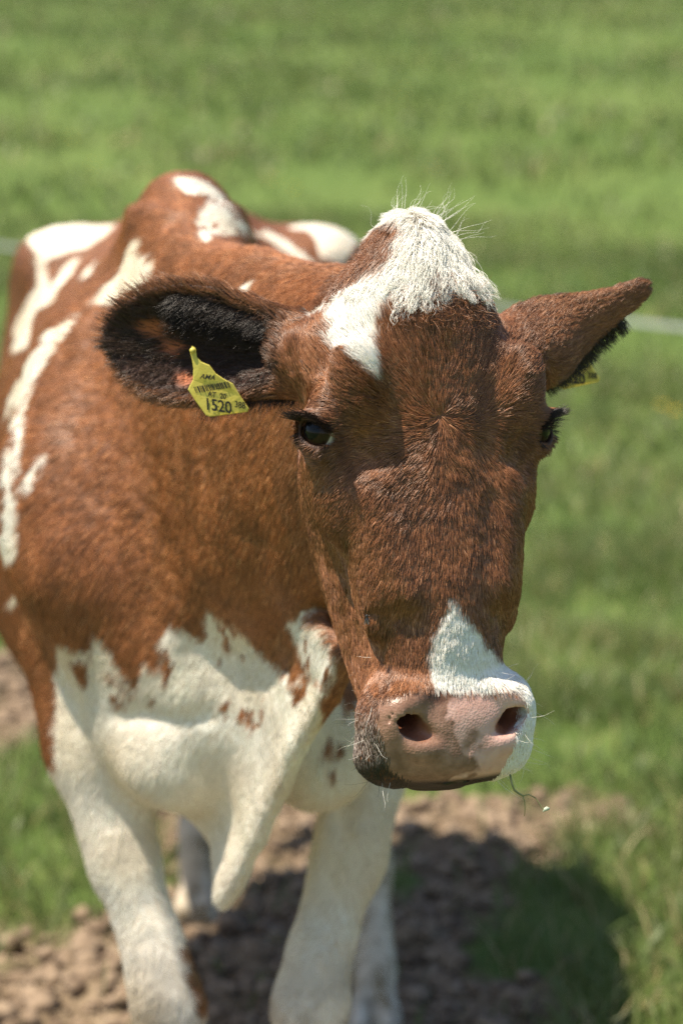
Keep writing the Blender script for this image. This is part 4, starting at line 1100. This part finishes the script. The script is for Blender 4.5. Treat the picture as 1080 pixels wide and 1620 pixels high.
# clods of soil, beyond counting
def clods(n):
    t = (1 + 5 ** .5) / 2
    iv = np.array([(-1, t, 0), (1, t, 0), (-1, -t, 0), (1, -t, 0), (0, -1, t), (0, 1, t), (0, -1, -t), (0, 1, -t), (t, 0, -1), (t, 0, 1), (-t, 0, -1), (-t, 0, 1)]) / 1.9
    fc = np.array([(0, 11, 5), (0, 5, 1), (0, 1, 7), (0, 7, 10), (0, 10, 11), (1, 5, 9), (5, 11, 4), (11, 10, 2), (10, 7, 6), (7, 1, 8), (3, 9, 4), (3, 4, 2), (3, 2, 6), (3, 6, 8), (3, 8, 9), (4, 9, 5), (2, 4, 11), (6, 2, 10), (8, 6, 7), (9, 8, 1)])
    x = rng.uniform(-1.6, 1.2, n * 3); y = rng.uniform(2.4, 6.2, n * 3)
    k = rng.random(n * 3) < soil_amount(x, y) * .9; x, y = x[k][:n], y[k][:n]; n = len(x)
    r = .0035 + .024 * rng.random(n) ** 4
    v = iv[None] * r[:, None, None] * rng.uniform(.6, 1.35, (n, 12, 1)) * np.array((1.15, 1.15, .75))
    v += np.stack([x, y, ground_z(x, y) + r * .3], 1)[:, None]
    return v.reshape(-1, 3), ((np.arange(n) * 12)[:, None, None] + fc[None]).reshape(-1, 3)
cv, cf = clods(14000)
o = mesh_obj('soil_clods', cv, cf, noisy('clod', (.13, .088, .056), (.33, .245, .165), 30, .95, .4))
tag(o, 'crumbly brown soil clods lying on the trampled ground', 'soil', kind='stuff')

# ------------------------------------------------------------------ fence tape
def tube(pts, rad, seg=8):
    pts = np.asarray(pts, float); n = len(pts); rad = np.broadcast_to(rad, (n,))
    vs, fs = [], []
    for i in range(n):
        t = pts[min(i + 1, n - 1)] - pts[max(i - 1, 0)]; t = t / (np.linalg.norm(t) + 1e-12)
        a = np.cross(t, (0, 0, 1.0)) if abs(t[2]) < .9 else np.cross(t, (1.0, 0, 0)); a /= np.linalg.norm(a); b = np.cross(t, a)
        for j in range(seg): vs.append(pts[i] + rad[i] * (a * math.cos(2 * math.pi * j / seg) + b * math.sin(2 * math.pi * j / seg)))
    for i in range(n - 1):
        for j in range(seg): fs.append((i * seg + j, i * seg + (j + 1) % seg, (i + 1) * seg + (j + 1) % seg, (i + 1) * seg + j))
    fs.append(tuple(range(seg))[::-1]); fs.append(tuple((n - 1) * seg + j for j in range(seg)))
    return np.array(vs), fs
FA, FB = P(1080, 512, 8.0), P(0, 384, 11.0)
fd = (FB - FA); PA, PB = FA - fd * .35, FB + fd * .35
fence = empty('electric_fence', (PA[0], PA[1], float(ground_z(np.array([PA[0]]), np.array([PA[1]]))[0])))
tag(fence, 'white electric fence tape stretched across the meadow behind the cow', 'fence')
tp = []; 
for i in range(41):
    t = i / 40; c = PA * (1 - t) + PB * t; c[2] -= .03 * (1 - (2 * t - 1) ** 2) - .005
    tw = .25 * math.sin(t * 9)
    u_ = np.array((0, math.sin(tw), math.cos(tw))) * .010
    nrm_ = np.array((0, math.cos(tw), -math.sin(tw))) * .0008
    tp += [c - u_ - nrm_, c + u_ - nrm_, c + u_ + nrm_, c - u_ + nrm_]
tf = [(4 * i + a, 4 * i + (a + 1) % 4, 4 * i + 4 + (a + 1) % 4, 4 * i + 4 + a) for i in range(40) for a in range(4)] + [(3, 2, 1, 0), (160, 161, 162, 163)]
mesh_obj('tape', tp, tf, noisy('fence_tape', (.30, .33, .32), (.42, .44, .42), 90, .5), fence, False)
for q in (PA, PB):
    g0 = float(ground_z(np.array([q[0]]), np.array([q[1]]))[0])
    v_, f_ = tube([(q[0], q[1] + .016, g0 - .05), (q[0], q[1] + .016, g0 + .3), (q[0], q[1] + .016, q[2] + .12), (q[0], q[1] + .016, q[2] + .14)], [.012, .012, .011, .004])
    po = mesh_obj('post', v_, f_, simple('post_plastic', (.75, .75, .72), .45), fence)
    v_, f_ = tube([(q[0], q[1] + .016, q[2] - .03), (q[0], q[1] - .006, q[2] - .03), (q[0], q[1] - .006, q[2] + .03), (q[0], q[1] + .016, q[2] + .03)], .005)
    mesh_obj('insulator', v_, f_, simple('insulator', (.05, .05, .05), .4), po)

# ------------------------------------------------------------------ dandelions in the meadow
STEM = simple('flower_stem', (.12, .17, .04), .6); PETAL = noisy('petal', (.75, .52, .02), (.85, .66, .05), 200, .6)
def on_ground(px, py):
    lo = None
    for yy in np.concatenate([np.arange(3, 20, .05), np.arange(20, 200, .5)]):
        q = P(px, py, float(yy)); gz = float(ground_z(np.array([q[0]]), np.array([q[1]]), False)[0])
        if q[2] < gz + .12: return q[0], float(yy), gz
    return None
FLW = [(1040, 648, 'left of the two yellow dandelions in the grass right of the cow\'s eye'), (1062, 657, 'right of the two yellow dandelions in the grass right of the cow\'s eye'),
       (681, 266, 'yellow dandelion on the hillside above the cow\'s forelock'), (462, 301, 'yellow dandelion on the hillside right of the cow\'s withers'),
       (432, 288, 'yellow dandelion close behind the cow\'s withers, left of its neighbour'), (636, 148, 'yellow dandelion high on the hillside, topmost in the photo'),
       (146, 268, 'yellow dandelion on the hillside left of the cow\'s withers'), (112, 222, 'small yellow dandelion at the upper left above the cow\'s rump')]
def head_mesh(c, r):
    vs, fs = [], []
    for ring, (rr, zz_, n_) in enumerate(((1.0, .10, 22), (.8, .28, 18), (.5, .42, 12))):
        for i in range(n_):
            a = 2 * math.pi * (i + .37 * ring) / n_; b = len(vs); w_ = math.pi / n_ * .9
            o_ = np.array(c)
            vs += [o_ + r * np.array((.12 * math.cos(a - w_), .12 * math.sin(a - w_), 0)), o_ + r * np.array((rr * math.cos(a - w_ * .8), rr * math.sin(a - w_ * .8), zz_)),
                   o_ + r * np.array((rr * 1.05 * math.cos(a), rr * 1.05 * math.sin(a), zz_ * .8)), o_ + r * np.array((rr * math.cos(a + w_ * .8), rr * math.sin(a + w_ * .8), zz_)), o_ + r * np.array((.12 * math.cos(a + w_), .12 * math.sin(a + w_), 0))]
            fs.append((b, b + 1, b + 2, b + 3, b + 4))
    return vs, fs
for px, py, lb in FLW:
    q = on_ground(px, py)
    if not q: continue
    big = 1.0 + q[1] / 40
    f = empty('dandelion', (q[0], q[1], q[2])); tag(f, lb, 'flower', 'dandelions in the meadow')
    v_, f_ = tube([(q[0], q[1], q[2] - .02), (q[0] + .01, q[1], q[2] + .07), (q[0] + .02, q[1], q[2] + .135)], [.003, .0025, .0025], 6)
    mesh_obj('stem', v_, f_, STEM, f)
    v_, f_ = head_mesh((q[0] + .02, q[1], q[2] + .135), .022 * big)
    mesh_obj('flower_head', v_, f_, PETAL, f, False)

# ------------------------------------------------------------------ ear tags
TAGY = noisy('tag_plastic', (.58, .47, .075), (.66, .56, .11), 120, .42, .06); INK = simple('tag_ink', (.012, .012, .012), .5)
OUT = [(305, 550), (310, 553), (312, 566), (319, 574), (332, 579), (342, 592), (356, 601), (368, 607), (380, 627), (392, 645), (390, 650), (362, 654), (332, 658), (326, 656), (311, 636), (298, 617), (300, 612), (306, 602), (307, 585), (305, 571), (302, 560)]
def text_mesh(s, size, shear=0.0):
    cu = bpy.data.curves.new('lettering', 'FONT'); cu.body = s; cu.size = size; cu.align_x = 'CENTER'; cu.align_y = 'CENTER'; cu.shear = shear; cu.resolution_u = 3; cu.offset = size * .018
    o = bpy.data.objects.new('lettering', cu); col.objects.link(o)
    dg = bpy.context.evaluated_depsgraph_get(); dg.update()
    me = o.evaluated_get(dg).to_mesh()
    v = np.array([tuple(q.co) for q in me.vertices]); f = [tuple(p.vertices) for p in me.polygons]
    bpy.data.objects.remove(o); bpy.data.curves.remove(cu)
    return v, f
def ear_tag(frame, s, label, rot=0.0):
    """frame: origin, right, up, normal; drawing units are photo pixels / 15.2 = cm around (345, 615)"""
    O, R_, U_, N_ = frame
    ca, sa = math.cos(rot), math.sin(rot)
    def at(px, py, off):
        a, b = (px - 345) / 15.2 * .01 * s, (615 - py) / 15.2 * .01 * s
        a, b = a * ca - b * sa, a * sa + b * ca
        bend = -.0022 * ((a / .03) ** 2) + .002 * (b / .03)
        return O + R_ * a + U_ * b + N_ * (off + bend)
    root = empty('ear_tag', at(318, 570, 0)); tag(root, label, 'ear tag', 'yellow ear tags')
    n = len(OUT)
    cx, cy = 340, 620
    ins = [((x_ - cx) * .965 + cx, (y_ - cy) * .965 + cy) for x_, y_ in OUT]
    vs = [at(*q, .0010) for q in ins] + [at(*q, .0006) for q in OUT] + [at(*q, -.0008) for q in OUT]
    fs = [tuple(range(n))[::-1], tuple(range(2 * n, 3 * n))]
    for k in (0, 1): fs += [(k * n + i, k * n + (i + 1) % n, (k + 1) * n + (i + 1) % n, (k + 1) * n + i) for i in range(n)]
    plate = mesh_obj('plate', vs, fs, TAGY, root, False)
    st = at(306, 557, .0)
    v_, f_ = tube([st - N_ * .012, st - N_ * .002, st + N_ * .0022, st + N_ * .0034], [.0020, .0020, .0030, .0020], 14)
    mesh_obj('button', v_, f_, TAGY, root)
    # print, as flat ink on the plate
    def ink(name, v2, f2, par): return mesh_obj(name, [at(x_, y_, .00135) for x_, y_ in v2], f2, INK, par, False)
    def lettering(name, txt, x_, y_, size, ang, sx, shear):
        v, f = text_mesh(txt, size, shear)
        c_, s__ = math.cos(math.radians(ang)), math.sin(math.radians(ang))
        ink(name, [(x_ + (a * sx) * c_ + b * s__, y_ - (b * c_ - (a * sx) * s__)) for a, b, _ in v], f, plate)
    SL = -.50
    lettering('logo', 'AMA', 329, 597.5, 10.5, 6, 1.05, .25)
    lettering('country_code', 'AT  20', 344, 625.5, 12, 9, .85, -.1)
    lettering('number', '1520', 346.5, 642, 25, 8, .86, -.22)
    lettering('number', '388', 379.5, 640, 13.5, 8, .80, -.2)
    bars, fcs = [], []
    t = 0.0; rr = random.Random(4)
    while t < 1:
        w_ = rr.choice((.016, .022, .034, .05)); g_ = rr.choice((.014, .02, .03))
        a0, a1 = t, min(t + w_, 1)
        b_ = len(bars)
        for aa in (a0, a1):
            xt = 307 + aa * 55 ; yt = 612.5 - aa * 9
            bars += [(xt, yt), (xt + 4.2, yt + 9.5)]
        fcs.append((b_, b_ + 1, b_ + 3, b_ + 2)); t = a1 + g_
    ink('barcode', bars, fcs, plate)
    return root
def frame_at(o, yaw, pitch):
    n_ = unit(np.array((math.sin(yaw) * math.cos(pitch), -math.cos(yaw) * math.cos(pitch), math.sin(pitch))))
    r_ = unit(np.cross((0, 0, 1.0), n_)); r_ = r_ if r_[0] > 0 else -r_
    u_ = unit(np.cross(n_, r_)); u_ = u_ if u_[2] > 0 else -u_
    return o, r_, u_, n_
ear_tag(frame_at(P(345, 615, 2.065), math.radians(-6), math.radians(4)), 1.03, 'yellow plastic ear tag with barcode and number in the cow\'s large shaded ear')
ear_tag(frame_at(P(903, 572, 2.205), math.radians(10), math.radians(6)), 1.06, 'yellow ear tag half hidden behind the ear at the right', math.radians(3))

# ------------------------------------------------------------------ grass stem hanging from the mouth, fly on the cheek
st = empty('grass_stem', P(808, 1232, 1.93)); tag(st, 'thin forked grass stem hanging from the cow\'s lips', 'grass stem')
GS = noisy('stem_green', (.16, .17, .06), (.34, .34, .16), 60, .6)
def pl(pts, y): return [P(a, b, y + c) for a, b, c in pts]
v_, f_ = tube(pl([(806, 1225, .004), (809, 1240, 0), (813, 1250, 0), (821, 1256, 0), (828, 1260, 0)], 1.93), [.001, .0012, .0012, .001, .0009], 6); mesh_obj('stalk', v_, f_, GS, st)
v_, f_ = tube(pl([(825, 1258, 0), (829, 1266, 0), (830, 1278, 0), (829, 1291, .002)], 1.93), [.0006, .0006, .0005, .0004], 6); mesh_obj('branch', v_, f_, GS, st)
v_, f_ = tube(pl([(827, 1259, 0), (836, 1257, 0), (846, 1262, 0), (853, 1272, 0), (857, 1279, 0), (863, 1281, 0)], 1.93), [.0006, .0006, .0006, .0006, .0006, .0005], 6); mesh_obj('branch', v_, f_, GS, st)
v_, f_ = tube(pl([(858, 1284, 0), (861, 1281, 0), (865, 1279, 0), (869, 1279, 0)], 1.93), [.0004, .0018, .0022, .0006], 6); mesh_obj('seed_head', v_, f_, noisy('seed', (.35, .42, .30), (.6, .66, .55), 400, .7), st)

fp = h2w(-8.35, -3.7, 18.0); fn_ = unit(-HX * .85 + HV * .5)
fly = empty('fly', fp); tag(fly, 'small black fly sitting on the cow\'s cheek', 'fly')
FLYM = simple('fly_black', (.012, .012, .013), .3)
f0 = fp + fn_ * .004; fu = unit(HU - fn_ * (HU @ fn_)); fs_ = np.cross(fn_, fu)
v_, f_ = tube([f0 - fu * .0045, f0 - fu * .0035, f0 - fu * .0022, f0 - fu * .0015, f0, f0 + fu * .002, f0 + fu * .0042, f0 + fu * .0052], [.0004, .0013, .0013, .0009, .0016, .0017, .0012, .0003], 10)
mesh_obj('body', v_, f_, FLYM, fly)
WING = simple('fly_wing', (.10, .09, .08), .4, Alpha=.35)
for s_ in (-1, 1):
    w0 = f0 + fn_ * .0012 - fu * .001
    mesh_obj('wing', [w0, w0 + fs_ * s_ * .002 + fu * .002, w0 + fs_ * s_ * .0034 + fu * .006, w0 + fs_ * s_ * .0016 + fu * .0072, w0 + fs_ * s_ * .0003 + fu * .004,
                      w0 + fn_ * .0002, w0 + fs_ * s_ * .002 + fu * .002 + fn_ * .0002, w0 + fs_ * s_ * .0034 + fu * .006 + fn_ * .0002, w0 + fs_ * s_ * .0016 + fu * .0072 + fn_ * .0002, w0 + fs_ * s_ * .0003 + fu * .004 + fn_ * .0002],
             [(0, 1, 2, 3, 4), (9, 8, 7, 6, 5)] + [(i, i + 5, (i + 1) % 5 + 5, (i + 1) % 5) for i in range(5)], WING, fly, False)
for s_ in (-1, 1):
    for k_ in (-.0018, 0, .0016):
        v_, f_ = tube([f0 + fu * k_, f0 + fu * k_ * 1.6 + fs_ * s_ * .0026 + fn_ * .0004, f0 + fu * k_ * 2.2 + fs_ * s_ * .0042 - fn_ * .004], [.0003, .00025, .0002], 5)
        mesh_obj('leg', v_, f_, FLYM, fly)
